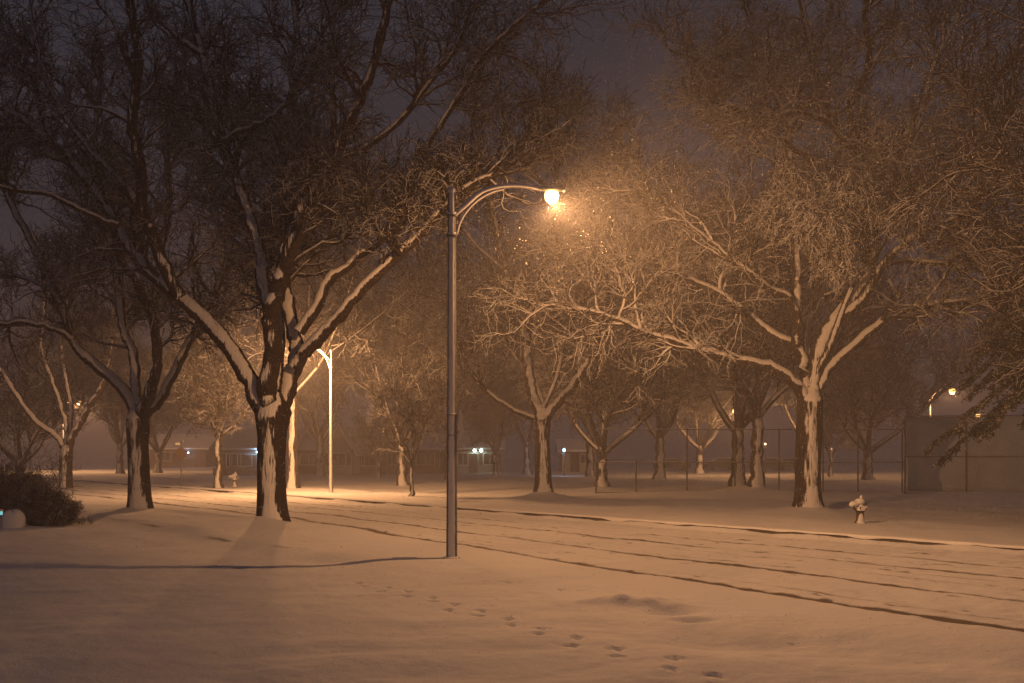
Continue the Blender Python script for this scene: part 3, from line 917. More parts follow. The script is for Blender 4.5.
PROTOS = {}
def make_proto(key, **kw):
    tr, cr = proto_tree(**kw)
    PROTOS[key] = (mesh_from(*tr, "trunk", M_BARK), mesh_from(*cr, "crown", M_TWIGF))
make_proto("tall", seed=31, h=15, trunk_h=3.2, r0=.34, nl=7, dens=1.0, reach=2.8, minr=.018)
make_proto("wide", seed=32, h=12, trunk_h=2.4, r0=.36, nl=6, dens=1.0, reach=2.8, minr=.018, spread=1.2)
make_proto("fork", seed=33, h=13, trunk_h=3.0, r0=.3, nl=4, dens=1.1, reach=2.6, minr=.018)
make_proto("high", seed=36, h=15, trunk_h=5.6, r0=.34, nl=5, dens=.9, reach=2.6, minr=.018)
make_proto("lit", seed=37, h=8.5, trunk_h=3.3, r0=.25, nl=7, dens=1.6, reach=1.9, minr=.016, spread=1.2)
make_proto("young", seed=34, h=5.2, trunk_h=1.7, r0=.10, nl=5, dens=1.6, reach=1.1, minr=.009)
make_proto("small", seed=35, h=6.5, trunk_h=1.9, r0=.16, nl=6, dens=1.6, reach=1.5, minr=.012)
def bg_tree(key, xp, Y, label, scale=1.0, rot=0.0, zs=1.0, group=None, name="bare_tree", dx=0):
    x = (xp - 512) / F * Y
    o = empty(name, (x, Y, gz(x, Y)), rot)
    o.scale = (scale, scale, scale * zs)
    tag(o, label, "tree", group)
    for me_, n in zip(PROTOS[key], ("trunk", "crown")):
        c = bpy.data.objects.new(n, me_); COL.objects.link(c); c.parent = o
    return o
C_limbs = [
    ([(65, 462), (60, 440), (35, 420), (15, 392), (2, 372), (-15, 350), (-25, 310)], 3.6, 1.2, .5),
    ([(67, 462), (71, 440), (82, 420), (92, 402), (103, 384), (112, 350), (115, 300)], 4.2, 1.2, -1.0),
    ([(66, 458), (67, 432), (62, 408), (52, 380), (42, 345), (45, 300), (40, 250)], 3.2, 1.1, 1.0),
    ([(67, 458), (70, 425), (71, 405), (66, 378), (62, 340), (70, 290)], 3.0, 1.1, 2.0),
]
hero_tree("tree at the far left whose limbs frame the yellow lamp glow", 62, [(66, 488, 6.5), (66, 470, 6), (66, 455, 6.3), (67, 445, 4)],
          C_limbs, 26, dens=.35, reach=2.4, minr=.018, levels=2)
bg_tree("wide", 20, 70, "thin grey tree at the left edge rising behind the shrubs", .85, 2.0)
bg_tree("lit", 219, 62.5, "pale tree across the road with a brightly lit crown of snowy twigs", 1.0, 1.0)
bg_tree("high", 293, 59.5, "brightly lit tree trunk just right of the biggest left trunk", 1.0, 2.5)
bg_tree("young", 411, 48.8, "young slender tree on the verge left of the lamp pole", 1.0, .3, name="young_tree")
bg_tree("tall", 402, 66, "grey trunk just behind the slender young tree", .95, 4.0)
bg_tree("small", 379, 86, "small tree in front of the gabled house porch", .85, 1.1, name="young_tree")
bg_tree("wide", 602, 60.5, "stout dark tree between the V-forked tree and the fence", .95, .9)
bg_tree("tall", 738, 54, "left trunk of the close pair by the wire fence", 1.05, 2.2, group="pair of trunks by the fence")
bg_tree("fork", 757, 52.5, "right trunk of the close pair by the wire fence", 1.15, 5.1, group="pair of trunks by the fence")
bg_tree("small", 495, 96, "bushy lit tree right of the greenish floodlight", 1.35, .2, name="young_tree")
bg_tree("tall", 527, 100, "hazy tree seen just left of the V-forked trunk", 1.0, 3.3)
bg_tree("small", 831, 88, "small hazy tree right of the broad right-hand trunk", 1.1, 2.2, name="young_tree")
bg_tree("tall", 120, 98, "faint hazy trunk right of the yellow lamp at the far left", 1.0, 5.5)
bg_tree("wide", 158, 104, "faint hazy tree behind the street sign", 1.0, 3.0)
bg_tree("tall", 660, 82, "tall hazy tree in the park whose crown fills the gap beside the lamp", 1.25, 1.9)
bg_tree("wide", 868, 78, "tall hazy tree behind the screened court, right of the broad tree", 1.05, .5)
bg_tree("tall", 450, 84, "tall hazy tree hidden behind the lamp pole", 1.2, 3.7)
bg_tree("fork", 590, 92, "hazy tree beyond the stout dark tree", 1.3, 2.9)
bg_tree("tall", 320, 92, "tall hazy tree behind the lit pole of the second lamp", 1.15, .1)
bg_tree("fork", 800, 98, "hazy tree far behind the broad right-hand trunk", 1.3, 4.2)
bg_tree("wide", 700, 105, "faint tree far beyond the fence left of the pair of trunks", 1.2, 1.4)
# neighbour of the broad tree, its trunk outside the picture to the right
bg_tree("wide", 1190, 30, "near tree at the right edge with fine hanging twigs over the top corner", 1.1, 2.6)

# ------------------------------------------------------------------ spruce at the right edge
def spruce(x, y, label):
    r = np.random.default_rng(77)
    zb = gz(x, y)
    root = empty("spruce_tree", (x, y, zb)); tag(root, label, "tree")
    MB().tube([(0, 0, z) for z in np.linspace(-.3, 14.5, 12)], np.linspace(.28, .03, 12), 12).build("trunk", M_BARK, root)
    V = []; Fc = []; n = 0
    BV = MB()
    for z in np.arange(4.9, 13.5, .42):
        reach = 5.4 * (1 - (z - 3.5) / 11.5) + .2
        nb = 9
        for i in range(nb):
            az = r.uniform(0, 2 * math.pi)
            ln = reach * r.uniform(.75, 1.08)
            u = np.linspace(0, 1, 12)
            d = np.array([math.cos(az), math.sin(az)])
            droop = -0.72 * ln * u ** 1.25 + .12 * ln * u ** 4 + .16 * ln * np.sin(u * 3.1)
            P = np.stack([d[0] * ln * u, d[1] * ln * u, z + droop], 1)
            P[:, :2] += .05 * r.normal(size=(12, 2))
            BV.tube(P, np.linspace(.04, .008, 12), 5, False)
            # hanging branchlets
            k = int(ln * 34)
            f = r.uniform(.12, 1.0, k)
            g = f * 11; ii_ = np.minimum(g.astype(int), 10); w = (g - ii_)[:, None]
            p0 = P[ii_] * (1 - w) + P[ii_ + 1] * w
            sd = np.array([-d[1], d[0], 0])
            sgn = r.choice([-1, 1], k)[:, None]
            dd = sgn * sd * r.uniform(.3, 1, (k, 1)) + np.array([d[0], d[1], 0]) * r.uniform(.3, .9, (k, 1)) + np.array([0, 0, -1]) * r.uniform(.1, .9, (k, 1))
            bl = r.uniform(.25, .7, k) * (1.15 - .5 * f)
            Q, QR = grow(p0, dd, bl, np.full(k, .008), 4, .12, r, up=-.12, minr=.004)
            # needles as thin blades round the branchlets
            per = 40
            ff = r.uniform(0, 1, (k, per)) * 4; jj = np.minimum(ff.astype(int), 3); ww = (ff - jj)[..., None]
            idx = np.arange(k)[:, None]
            a = Q[idx, jj] * (1 - ww) + Q[idx, jj + 1] * ww
            t = norm(Q[idx, jj + 1] - Q[idx, jj])
            rv = r.normal(size=t.shape); perp = norm(rv - (rv * t).sum(-1, keepdims=True) * t)
            nd = norm(t * .7 + perp)
            wd = norm(np.cross(nd, r.normal(size=t.shape)))
            L = r.uniform(.06, .11, (k, per, 1))
            v = np.stack([a - wd * .018, a + wd * .018, a + nd * L + wd * .006], 2).reshape(-1, 3)
            V.append(v); Fc.append(np.arange(len(v)).reshape(-1, 3) + n); n += len(v)
    BV.build("branches", M_BARK, root)
    me_ = mesh_from(np.concatenate(V), np.concatenate(Fc), "crown", M_SPRUCE, False)
    o = bpy.data.objects.new("crown", me_); COL.objects.link(o); o.parent = root
spruce((1092 - 512) / F * 33, 33, "drooping spruce with snow on its boughs at the right edge")

# ------------------------------------------------------------------ shrubs at the left edge
def shrub(xp, Y, rx, rz_, n0, label, seed, airy=False, mat=None):
    r = np.random.default_rng(seed)
    x = (xp - 512) / F * Y
    zb = gz(x, Y)
    root = empty("shrub", (x, Y, zb - .05)); tag(root, label, "shrub")
    p0 = r.normal(size=(n0, 3)) * np.array([rx * .22, rx * .2, 0]) * (.12 if airy else 1); p0[:, 2] = 0
    d0 = np.stack([p0[:, 0] / rx * 2.6 + r.normal(size=n0) * .35, p0[:, 1] / rx * 2.6 + r.normal(size=n0) * .35, np.full(n0, .8)], 1)
    dn = norm(d0)
    # ellipsoid reach in each direction
    reach = 1 / np.sqrt((dn[:, 0] / rx) ** 2 + (dn[:, 1] / rx) ** 2 + (dn[:, 2] / rz_) ** 2)
    l0 = reach * r.uniform(.75, 1.0, n0)
    P, R = grow(p0, d0, l0, np.full(n0, .014), 8, .12, r, up=0, minr=.006)
    mb = MB(); v, f = tubes(P, R, 4); mb.add(v, f)
    st = mb.build("stems", M_TWIG, root)
    mb = MB()
    a, d, L, rad = spawn(P, R, l0, 12 if not airy else 6, r, ratio=(.18, .35) if not airy else (.3, .5), fmin=.3)
    P, R = grow(a, d, L, np.maximum(rad * .7, .006), 4, .25, r, up=.03, minr=.005)
    v, f = tubes(P, R, 3); mb.add(v, f)
    a, d, L, rad = spawn(P, R, L, 7 if not airy else 4, r, ratio=(.4, .8))
    P, R = grow(a, d, L, np.full(len(a), .006), 3, .3, r, minr=.005)
    v, f = tubes(P, R, 3); mb.add(v, f)
    mb.build("twigs", mat or M_SHRUB, root)
    return root
shrub(44, 31, .85, 1.25, 300, "dense rounded dark shrub dusted with snow at the left edge of the lawn", 51)
shrub(4, 34.5, 1.4, 1.8, 280, "dense dark hedge-like shrub behind the snow mound, cut by the left edge", 52)
shrub(22, 33.5, 2.2, 2.6, 22, "airy bare shrub with gnarled twigs standing above the dense shrubs", 53, airy=True, mat=M_TWIG)

# snow-covered boulder with a small garden light
bx, by = (12 - 512) / F * 29.2, 29.2
v = []
k, m_ = 20, 9
for j in range(m_):
    ph = math.pi / 2 * j / (m_ - 1)
    for i in range(k):
        an = 2 * math.pi * i / k
        rr_ = .42 * math.cos(ph) ** .6 * (1 + .05 * float(vnoise(i * .7, j * .9)))
        v.append((rr_ * math.cos(an), rr_ * .8 * math.sin(an), (.58 + .06 * float(vnoise(i * .5, 3.))) * math.sin(ph) - .1))
f = [(j * k + i, j * k + (i + 1) % k, (j + 1) * k + (i + 1) % k, (j + 1) * k + i) for j in range(m_ - 1) for i in range(k)]
M_STONE = snowed("stone_snowed", (.15, .14, .13), (.22, .2, .19), thr=.2, soft=.2, dirv=(0, -.4, .9), nscale=(4, 4, 4))
bo = MB().add(v, f).build("boulder", M_STONE, None, loc=(bx, by, gz(bx, by)))
tag(bo, "rounded snow-covered boulder in front of the dark shrubs at the left edge", "boulder")
gx, gy = (1 - 512) / F * 28.3, 28.3
gl = empty("garden_light", (gx, gy, gz(gx, gy))); tag(gl, "tiny cyan garden light on a stake beside the snowy boulder", "garden light")
MB().tube([(0, 0, -.1), (0, 0, .42)], .012, 8).build("stake", M_DARKMETAL, gl)
MB().lathe([(.04, .42), (.045, .44), (.045, .5), (.03, .52)], 12).build("lens", plain("cyan_led", (.6, .9, .9), emit=(.25, .9, 1.0), es=.6), gl)
MB().lathe([(.06, .52), (.065, .53), (.04, .57), (0.001, .585)], 12).build("cap", M_SNOWCAP, gl)

# ------------------------------------------------------------------ fire hydrants
def hydrant(x, y, label, sc=1.0):
    root = empty("fire_hydrant", (x, y, gz(x, y)), .15); root.scale = (sc,) * 3
    tag(root, label, "fire hydrant", "fire hydrants on the verge")
    MB().lathe([(.17, -.1), (.17, .03), (.15, .05), (.125, .07), (.12, .30), (.125, .36), (.165, .37), (.165, .415), (.125, .42), (.12, .52),
                (.115, .56), (.09, .62), (.05, .66), (.03, .67)], 20).build("barrel", M_DARKMETAL, root)
    MB().lathe([(.03, .66), (.03, .73), (.0005, .735)], 5).build("top_nut", M_DARKMETAL, root)
    for sg_ in (-1, 1):
        MB().tube([(sg_ * .08, 0, .47), (sg_ * .17, 0, .47), (sg_ * .20, 0, .47)], [.055, .055, .065], 12).build("nozzle", M_DARKMETAL, root)
    MB().tube([(0, -.08, .47), (0, -.17, .47), (0, -.2, .47)], [.07, .07, .08], 12).build("nozzle", M_DARKMETAL, root)
    # wind-blown snow: a cap with a peak and a long lobe over the left nozzle
    mb = MB()
    def blob(c, r_, seed):
        v = []; kk, mm = 16, 9
        for j in range(mm):
            ph = -math.pi / 2 + math.pi * j / (mm - 1)
            for i in range(kk):
                an = 2 * math.pi * i / kk
                w = 1 + .10 * float(vnoise(i * .8 + seed, j * .8))
                v.append((c[0] + r_[0] * math.cos(ph) * math.cos(an) * w, c[1] + r_[1] * math.cos(ph) * math.sin(an) * w, c[2] + r_[2] * math.sin(ph) * w))
        mb.add(v, [(j * kk + i, j * kk + (i + 1) % kk, (j + 1) * kk + (i + 1) % kk, (j + 1) * kk + i) for j in range(mm - 1) for i in range(kk)])
    blob((-.02, -.03, .66), (.15, .14, .10), 1)
    blob((-.20, -.04, .60), (.16, .11, .085), 5)
    blob((-.29, -.05, .565), (.09, .09, .06), 6)
    blob((.03, -.02, .77), (.05, .05, .09), 9)
    blob((.0, -.13, .50), (.06, .06, .06), 13)
    mb.build("snow_cap", M_SNOWCAP, root)
hydrant((860 - 512) / F * 30.6, 30.6, "snow-capped fire hydrant on the verge right of the broad tree", 1.0)
hydrant((235 - 512) / F * 66, 66, "small distant fire hydrant capped with snow right of the pale lit tree", 1.15)

# street sign seen across the road
sx, sy = (181 - 512) / F * 63, 63
sr = empty("street_sign", (sx, sy, gz(sx, sy))); tag(sr, "dim road sign on a post across the road with snow clumps on top", "road sign")
MB().tube([(0, 0, -.2), (0, 0, 2.9)], .04, 8).build("post", M_RAIL, sr)
k8 = [(.38 * math.cos(math.pi / 8 + i * math.pi / 4), .38 * math.sin(math.pi / 8 + i * math.pi / 4)) for i in range(8)]
mb = MB(); mb.ngon([(a, -.05, 2.1 + b_) for a, b_ in k8]); mb.ngon([(a, -.065, 2.1 + b_) for a, b_ in k8][::-1])
for i in range(8):
    a, b_ = k8[i]; c_, d_ = k8[(i + 1) % 8]
    mb.add([(a, -.05, 2.1 + b_), (c_, -.05, 2.1 + d_), (c_, -.065, 2.1 + d_), (a, -.065, 2.1 + b_)], [(0, 1, 2, 3)])
mb.build("sign_plate", plain("sign_face_back", (.14, .10, .08), .6, noise=.2), sr, False)
for (a, z, w) in ((-.16, 2.72, .16), (.12, 2.88, .10)):
    MB().box((a, 0, z), (.42, .04, .15), .5 if a < 0 else -1.1, .01).build("name_blade", M_SNOWCAP, sr)

# ------------------------------------------------------------------ fences
def fence(P0, P1, h, label, posts, mid=None, low=None, mesh_step=.12, cat="fence", wire=.003):
    P0 = np.array(P0); P1 = np.array(P1); Lg = np.linalg.norm(P1 - P0); d = (P1 - P0) / Lg
    z0 = min(gz(*P0), gz(*P1))
    root = empty("chain_link_fence", (P0[0], P0[1], 0)); tag(root, label, cat)
    def at_(u, z): return (d[0] * u, d[1] * u, z0 + z)
    for u in posts:
        hh = h
        if isinstance(u, tuple): u, hh = u
        o = MB().tube([at_(u, -.2), at_(u, hh + .05)], .045, 10).build("post", M_RAIL, root)
    for z in [h] + ([mid] if mid else []) + ([low] if low is not None else []):
        MB().tube([at_(u, z) for u in np.linspace(0, Lg, 12)], .035, 8).build("rail", M_RAIL, root)
    # woven wire
    zlo = .05
    P = []
    for sgn in (1, -1):
        for u in np.arange(-h, Lg + h, mesh_step):
            a = (u, zlo) ; b_ = (u + sgn * (h - zlo), h)
            (ua, za), (ub, zb) = a, b_
            # clip to the panel
            def clip(ua, za, ub, zb):
                ts = [0, 1]
                for lim in (0, Lg):
                    if (ua - lim) * (ub - lim) < 0: ts.append((lim - ua) / (ub - ua))
                ts.sort()
                for t0, t1 in zip(ts[:-1], ts[1:]):
                    mdl = ua + (ub - ua) * (t0 + t1) / 2
                    if 0 <= mdl <= Lg and t1 - t0 > 1e-3:
                        return (ua + (ub - ua) * t0, za + (zb - za) * t0, ua + (ub - ua) * t1, za + (zb - za) * t1)
            c = clip(ua, za, ub, zb)
            if c: P.append([at_(c[0], c[1]), at_(c[2], c[3])])
    P = np.array(P); v, f = tubes(P, np.full((len(P), 2), wire), 3)
    MB().add(v, f).build("wire_mesh", M_RAIL, root)
    return root, at_, Lg, d
def fx(xp, Y): return ((xp - 512) / F * Y, Y)
# long low fence then the tall one and the screened court
Yf = 53.5
a_, b_ = fx(596, Yf), fx(905, Yf)
Lg = (b_[0] - a_[0])
def pu(xp): return (xp - 596) / F * Yf
fence(a_, b_, 3.45, "tall wire fence with pipe rails running across the park behind the trees",
      [(0.0, 1.75), (pu(636), 1.75), pu(687), pu(735), pu(779), pu(823), pu(858), Lg - .15], mid=1.68, low=.06)
a2, b2 = fx(905, 52), fx(1130, 50)
root, at_, Lg2, d2 = fence(a2, b2, 4.05, "screened court fence with grey-green fabric on the right behind the hydrant",
      [0, 3.0, 6.0, 9.0, 11.8], mid=1.95, low=.05, mesh_step=.12, wire=.0025)
M_SCREEN = plain("windscreen_fabric", (.60, .66, .72), .85, noise=.25, ns=1.5)
mb = MB()
off = np.array([-d2[1], d2[0]]) * .06
uu = np.linspace(0.05, Lg2 - .05, 60); zz = np.linspace(.12, 4.0, 12)
v = []
for z in zz:
    for u in uu:
        p = np.array(at_(u, z)); w = .04 * math.sin(u * 2.1 + z) * math.sin(z * 1.6)
        v.append((p[0] + off[0] * (1 + w * 10), p[1] + off[1] * (1 + w * 10), p[2]))
n_ = len(uu)
mb.add(v, [(j * n_ + i, j * n_ + i + 1, (j + 1) * n_ + i + 1, (j + 1) * n_ + i) for j in range(len(zz) - 1) for i in range(n_ - 1)])
so = mb.build("screen_fabric", M_SCREEN, root)
md = so.modifiers.new("thick", 'SOLIDIFY'); md.thickness = .01
# two short wooden-looking rails of a low barrier left in the open park (distant)

# ------------------------------------------------------------------ houses
M_WALLP = plain("pale_siding", (.42, .41, .40), .8, noise=.08, ns=2)
M_WALLB = plain("brick_wall", (.20, .12, .09), .9, noise=.3, ns=6)
M_WALLG = plain("grey_siding", (.28, .27, .27), .8, noise=.1, ns=2)
M_FRAME = plain("white_window_frame", (.6, .6, .58), .6)
M_PANE = plain("dark_window_glass", (.03, .03, .035), .15, spec=.5)
M_PANEL = plain("dim_lit_window", (.1, .08, .06), .3, emit=(1.0, .6, .35), es=.12)
M_DOOR = plain("dark_door", (.10, .06, .05), .6)
M_EAVE = plain("eave_trim", (.12, .11, .11), .7)
def house(xp0, xp1, Y, eave, ridge, depth, label, wall, wins=(), door=None, gable=None, rz=0.0, chimney=None, front_gable=False):
    x0, x1 = (xp0 - 512) / F * Y, (xp1 - 512) / F * Y
    w = x1 - x0; cx = (x0 + x1) / 2
    zb = gz(cx, Y)
    root = empty("house", (cx, Y, zb), rz); tag(root, label, "house", "low houses beyond the park")
    mb = MB()
    if front_gable:
        pf = [(-w / 2, 0), (w / 2, 0), (w / 2, eave), (0, ridge), (-w / 2, eave)]
        F0 = [(a, 0, z) for a, z in pf]; F1 = [(a, depth, z) for a, z in pf]
        mb.ngon([(a, b0, z - (.3 if z == 0 else 0)) for a, b0, z in F0]); mb.ngon(F1[::-1])
        for i in (1, 4):
            j = (i + 1) % 5
            mb.add([F0[i], F0[j], F1[j], F1[i]], [(3, 2, 1, 0)])
        mb.build("wall", wall, root, False)
        rf = MB()
        for sgn in (-1, 1):
            e = .45; sl = (ridge - eave) / (w / 2)
            o0 = np.array([sgn * (w / 2 + e), -e, eave - sl * e]); r0 = np.array([0, -e, ridge])
            o1 = o0 + [0, depth + 2 * e, 0]; r1 = r0 + [0, depth + 2 * e, 0]
            th = np.array([0, 0, .22]); lf = np.array([0, 0, .03])
            pts = [o0 + lf, r0 + lf, r1 + lf, o1 + lf, o0 + th, r0 + th, r1 + th, o1 + th]
            rf.add(pts, [(0, 1, 2, 3), (4, 5, 6, 7), (0, 4, 5, 1), (3, 2, 6, 7), (0, 3, 7, 4), (1, 5, 6, 2)])
        roof = rf.build("roof", M_SNOWCAP, root, False)
    else:
        mb.box((0, depth / 2, eave / 2 - .15), (w, depth, eave + .3))
        for sgn in (-1, 1):
            mb.add([(sgn * w / 2, 0, eave), (sgn * w / 2, depth, eave), (sgn * w / 2, depth / 2, ridge)], [(0, 1, 2)])
        mb.build("wall", wall, root, False)
        e = .5; sl = (ridge - eave) / (depth / 2)
        rf = MB()
        for (ya, yb) in ((-e, depth / 2), (depth + e, depth / 2)):
            za = eave - sl * e; zb_ = ridge
            lo = [(-w / 2 - e, ya, za + .03), (w / 2 + e, ya, za + .03), (w / 2 + e, yb, zb_ + .03), (-w / 2 - e, yb, zb_ + .03)]
            hi = [(a, b0, z + .2) for a, b0, z in lo]
            rf.add(lo + hi, [(0, 1, 2, 3), (4, 5, 6, 7), (0, 4, 5, 1), (3, 2, 6, 7), (0, 3, 7, 4), (1, 5, 6, 2)])
        roof = rf.build("roof", M_SNOWCAP, root, False)
        MB().box((0, -e - .02, eave - sl * e - .05), (w + 2 * e, .05, .18)).build("fascia", M_EAVE, root, False)
        if gable:
            gx_, gw, gh = gable
            gx_ = (gx_ - 512) / F * Y - cx
            g = MB(); 
            P3 = [(gx_ - gw / 2, -1.1, eave - .15), (gx_ + gw / 2, -1.1, eave - .15), (gx_, -1.1, eave + gh)]
            B3 = [(a, depth * .3, z) for a, _, z in P3]
            g.ngon(P3); g.build("porch_gable", wall, root, False)
            g = MB()
            for i in (0, 1):
                a = np.array(P3[i]); t_ = np.array(P3[2]); a2_ = np.array(B3[i]); t2 = np.array(B3[2])
                out = (a - t_) * .12; up = np.array([0, 0, .2]); lift = np.array([0, -.2, .03])
                pts = [a + out + lift, t_ + lift, t2, a2_ + out]; pts = pts + [p + up for p in pts]
                g.add(pts, [(0, 1, 2, 3), (4, 5, 6, 7), (0, 4, 5, 1), (3, 2, 6, 7), (0, 3, 7, 4), (1, 5, 6, 2)])
            g.build("porch_roof", M_SNOWCAP, root, False)
            for sgn in (-1, 1):
                MB().box((gx_ + sgn * gw * .42, -1.0, (eave - .15) / 2 - .1), (.14, .14, eave + .05)).build("porch_post", M_FRAME, root, False)
    for (wx, zc, ww, wh, *lit) in wins:
        wx = (wx - 512) / F * Y - cx
        fr_ = MB()
        for (a, b0, c, d_) in ((-ww / 2, 0, .09, wh), (ww / 2, 0, .09, wh), (0, -wh / 2, ww + .09, .09), (0, wh / 2, ww + .09, .09), (0, 0, .06, wh - .09)):
            fr_.box((wx + a, -.035, zc + b0), (c, .06, d_))
        fo = fr_.build("window", M_FRAME, root, False)
        MB().box((wx, -.012, zc), (ww - .05, .012, wh - .05)).build("pane", M_PANEL if lit else M_PANE, fo, False)
        if ww < 1.6:
            for sgn in (-1, 1):
                MB().box((wx + sgn * (ww / 2 + .28), -.03, zc), (.36, .05, wh)).build("shutter", M_DOOR, root, False)
    if door:
        dx_ = (door - 512) / F * Y - cx
        do = MB().box((dx_, -.03, 1.0), (.95, .06, 2.1)).build("door", M_DOOR, root, False)
        MB().box((dx_, -.05, 2.1), (1.15, .1, .1)).build("door_frame", M_FRAME, root, False)
    if chimney:
        MB().box((chimney, depth * .5, ridge + .3), (.8, .6, 1.4), 0, .02).build("chimney", M_WALLB, roof, False)
    return root
def bulb(parent_or_none, x, y, z, col, es, power, r_=.13, name="porch_light"):
    o = MB().lathe([(.0005, -r_), (r_ * .7, -r_ * .7), (r_, 0), (r_ * .7, r_ * .7), (.0005, r_)], 12).build(
        name, plain("lamp_glass_" + name, (.9, .9, .9), emit=col, es=es), parent_or_none, loc=(x, y, z))
    lamp_light(name + "_glow", o, (0, -.35, 0), power, .1, col)
    return o
h1 = house(222, 292, 98, 2.7, 4.5, 9, "low grey ranch house with a blue-white porch light behind the big trunk", M_WALLG,
           wins=[(241, 1.55, 2.2, 1.2), (232, 1.55, 1.1, 1.2)], door=251)
MB().box((-1.0, -.35, .35), (6.4, .5, .8), 0, .12).build("planter", M_WALLB, h1)
bulb(h1, (257 - 512) / F * 97.4 - h1.location.x, -.45, 2.35, (.45, .75, 1.0), 14, 30)
h2 = house(296, 322, 100, 2.6, 4.6, 9, "brick house with a plain front between the lit trunk and the second lamp", M_WALLB, wins=[(309, 1.5, 1.8, 1.1)])
h3 = house(326, 352, 96, 2.55, 4.7, 10, "pale house showing a wide front gable and one dark window", M_WALLP, wins=[(338, 1.5, 1.5, 1.15)], front_gable=True)
h4 = house(354, 400, 101, 2.7, 4.7, 9, "house with a small porch gable behind the little tree", M_WALLG,
           wins=[(369, 1.5, 1.5, 1.4), (392, 1.5, 1.0, 1.2), (359, 1.4, 1.1, 1.2)], door=384, gable=(373, 3.6, 1.2), chimney=1.5)
h5 = house(408, 440, 104, 2.6, 4.5, 9, "dim house just left of the foreground lamp pole", M_WALLB, wins=[(421, 1.5, 1.0, 1.2), (430, 1.5, 1.0, 1.2)])
h6 = house(452, 500, 106, 2.7, 4.8, 9, "house with a bright greenish floodlight right of the lamp pole", M_WALLG, wins=[(463, 1.5, 1.1, 1.3), (490, 1.5, 1.4, 1.2)], door=473)
for dxx in (-.35, .35):
    o = MB().lathe([(.0005, -.16), (.15, -.1), (.18, 0), (.15, .1), (.0005, .16)], 12).build("floodlight", plain("floodlight_glass", (.9, .9, .9), emit=(.75, 1.0, .80), es=14), h6,
        loc=((478 - 512) / F * 105.5 - h6.location.x + dxx, -.5, 2.4))
    if dxx > 0: lamp_light("floodlight_glow", o, (0, -1.2, .1), 14, .1, (.75, 1.0, .8))
h7 = house(562, 592, 108, 2.3, 3.4, 8, "low shed with a dark opening right of the V-forked tree", M_WALLP, wins=[(585, 1.4, 1.0, 1.0)], door=575)
h8 = house(150, 206, 134, 2.6, 4.4, 9, "faint house behind the road sign at the left", M_WALLB, wins=[(165, 1.5, 1.6, 1.2)], door=176)
bulb(h8, (188 - 512) / F * 133.4 - h8.location.x, -.5, 2.0, (.5, .75, 1.0), 7, 25)
# blue yard lamp on a pole
yx, yy = (564 - 512) / F * 96, 96
yl = empty("yard_lamp", (yx, yy, gz(yx, yy))); tag(yl, "small blue yard lamp on a pole right of the V-forked tree", "yard lamp")
MB().tube([(0, 0, -.2), (0, 0, 2.45)], .04, 8).build("pole", M_RAIL, yl)
bulb(yl, 0, -.1, 2.5, (.3, .6, 1.0), 14, 70, name="lamp_globe")
MB().lathe([(.2, 2.64), (.16, 2.72), (.02, 2.78)], 12).build("hood", M_DARKMETAL, yl)
# tiny lights beyond the fence
for (xp, yp, Y, lab, pw, e_) in ((765, 444, 100, "tiny warm light on a thin pole right of the pair of trunks", 12, 12),
                              (831, 449, 110, "tiny warm light on a thin pole far right of the broad trunk", 5, 5)):
    x, y, z = px(xp, yp, Y)
    t_ = empty("pole_light", (x, y, gz(x, y))); tag(t_, lab, "pole light", "tiny pole lights beyond the fence")
    MB().tube([(0, 0, -.2), (0, 0, z - gz(x, y))], .035, 6).build("pole", M_RAIL, t_)
    bulb(t_, 0, -.05, z - gz(x, y), (1.0, .6, .25), e_, pw, .10, name="lamp_globe")

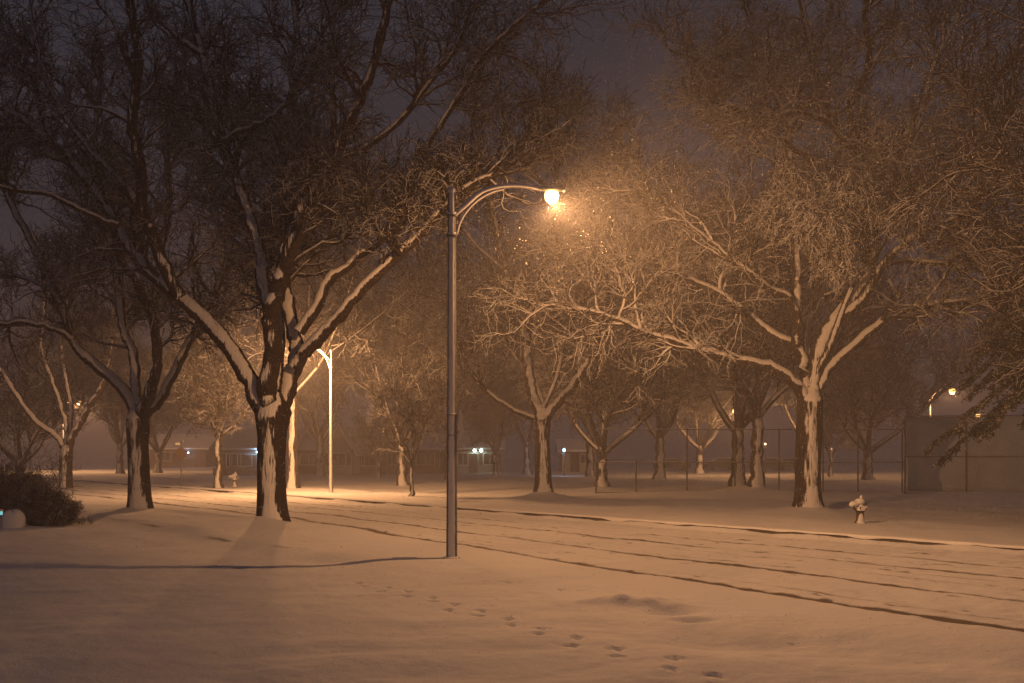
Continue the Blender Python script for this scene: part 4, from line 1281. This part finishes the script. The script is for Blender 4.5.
# ------------------------------------------------------------------ snow-covered parked cars beyond the park
M_CAR = plain("dark_car_paint", (.04, .045, .05), .35, spec=.5)
M_TYRE = plain("tyre", (.02, .02, .02), .9)
def car(x, y, rz, label):
    z = gz(x, y)
    root = empty("parked_car", (x, y, z), rz); tag(root, label, "car", "snow-covered cars parked beyond the fence")
    side = [(-2.2, .35), (-2.25, .75), (-2.0, .92), (-1.35, 1.0), (-.75, 1.42), (.75, 1.45), (1.35, 1.02), (2.05, .9), (2.25, .7), (2.2, .35)]
    def hull(pts, wbot, wtop, zlim):
        mb = MB(); n = len(pts)
        A = []; B = []
        for a, zz_ in pts:
            w_ = wbot if zz_ < zlim else wtop
            A.append((a, -w_, zz_)); B.append((a, w_, zz_))
        mb.ngon(A[::-1]); mb.ngon(B)
        for i in range(n):
            j = (i + 1) % n; mb.add([A[i], A[j], B[j], B[i]], [(0, 1, 2, 3)])
        return mb
    hull(side, .88, .7, 1.2).build("body", M_CAR, root, False)
    for sgn in (-1, 1):
        mb = MB(); mb.box((0, sgn * .83, 1.18), (1.7, .04, .3), 0, .01); mb.build("side_window", M_PANE, root, False)
        for a in (-1.35, 1.35):
            c = MB().tube([(a, sgn * .72, .33), (a, sgn * .9, .33)], .33, 16).build("wheel", M_TYRE, root)
    v = []
    us = np.linspace(-2.3, 2.3, 24); ws = np.linspace(-.9, .9, 9)
    sx_ = [p[0] for p in side]; sz_ = [p[1] for p in side]
    for u in us:
        zt = np.interp(u, sx_[1:9], sz_[1:9])
        for w_ in ws:
            v.append((u, w_, zt + .16 * (1 - (abs(w_) / .9) ** 4) + .02))
    MB().add(v, [(j * 9 + i, (j + 1) * 9 + i, (j + 1) * 9 + i + 1, j * 9 + i + 1) for j in range(23) for i in range(8)]).build("snow_layer", M_SNOWCAP, root)
for (xp, Y, lab) in ((672, 124, "snow-covered car seen through the fence, leftmost of the row"), (722, 122, "snow-covered car beside the left trunk of the pair"),
                     (768, 118, "snow-covered car seen just right of the pair of trunks"), (788, 126, "snow-covered car half hidden behind the one right of the trunks")):
    car((xp - 512) / F * Y, Y, random.uniform(-.1, .1), lab)

# ------------------------------------------------------------------ falling snow
r = np.random.default_rng(99)
nfl = 260000
yy_ = 9 + 37 * r.uniform(0, 1, nfl) ** .75
xx_ = r.uniform(-1, 1, nfl) * (yy_ * .56 + 2)
zz_ = r.uniform(.1, 14, nfl)
C0 = np.stack([xx_, yy_, zz_], 1)
sz = (.003 + .0062 * r.uniform(0, 1, nfl) ** 2)[:, None, None]
tet = np.array([(1, 1, 1), (1, -1, -1), (-1, 1, -1), (-1, -1, 1)]) / math.sqrt(3)
v = C0[:, None, :] + tet[None] * sz * r.uniform(.6, 1.4, (nfl, 4, 1))
f = (np.arange(nfl)[:, None, None] * 4 + np.array([(0, 1, 2), (0, 3, 1), (0, 2, 3), (1, 3, 2)])[None]).reshape(-1, 3)
m, nt, b = new_mat("snowflake")
b.inputs["Base Color"].default_value = (.9, .9, .92, 1); b.inputs["Roughness"].default_value = .8
me = mesh_from(v.reshape(-1, 3), f, "falling_snow", m)
fo = bpy.data.objects.new("falling_snow", me); COL.objects.link(fo); tag(fo, kind="stuff")
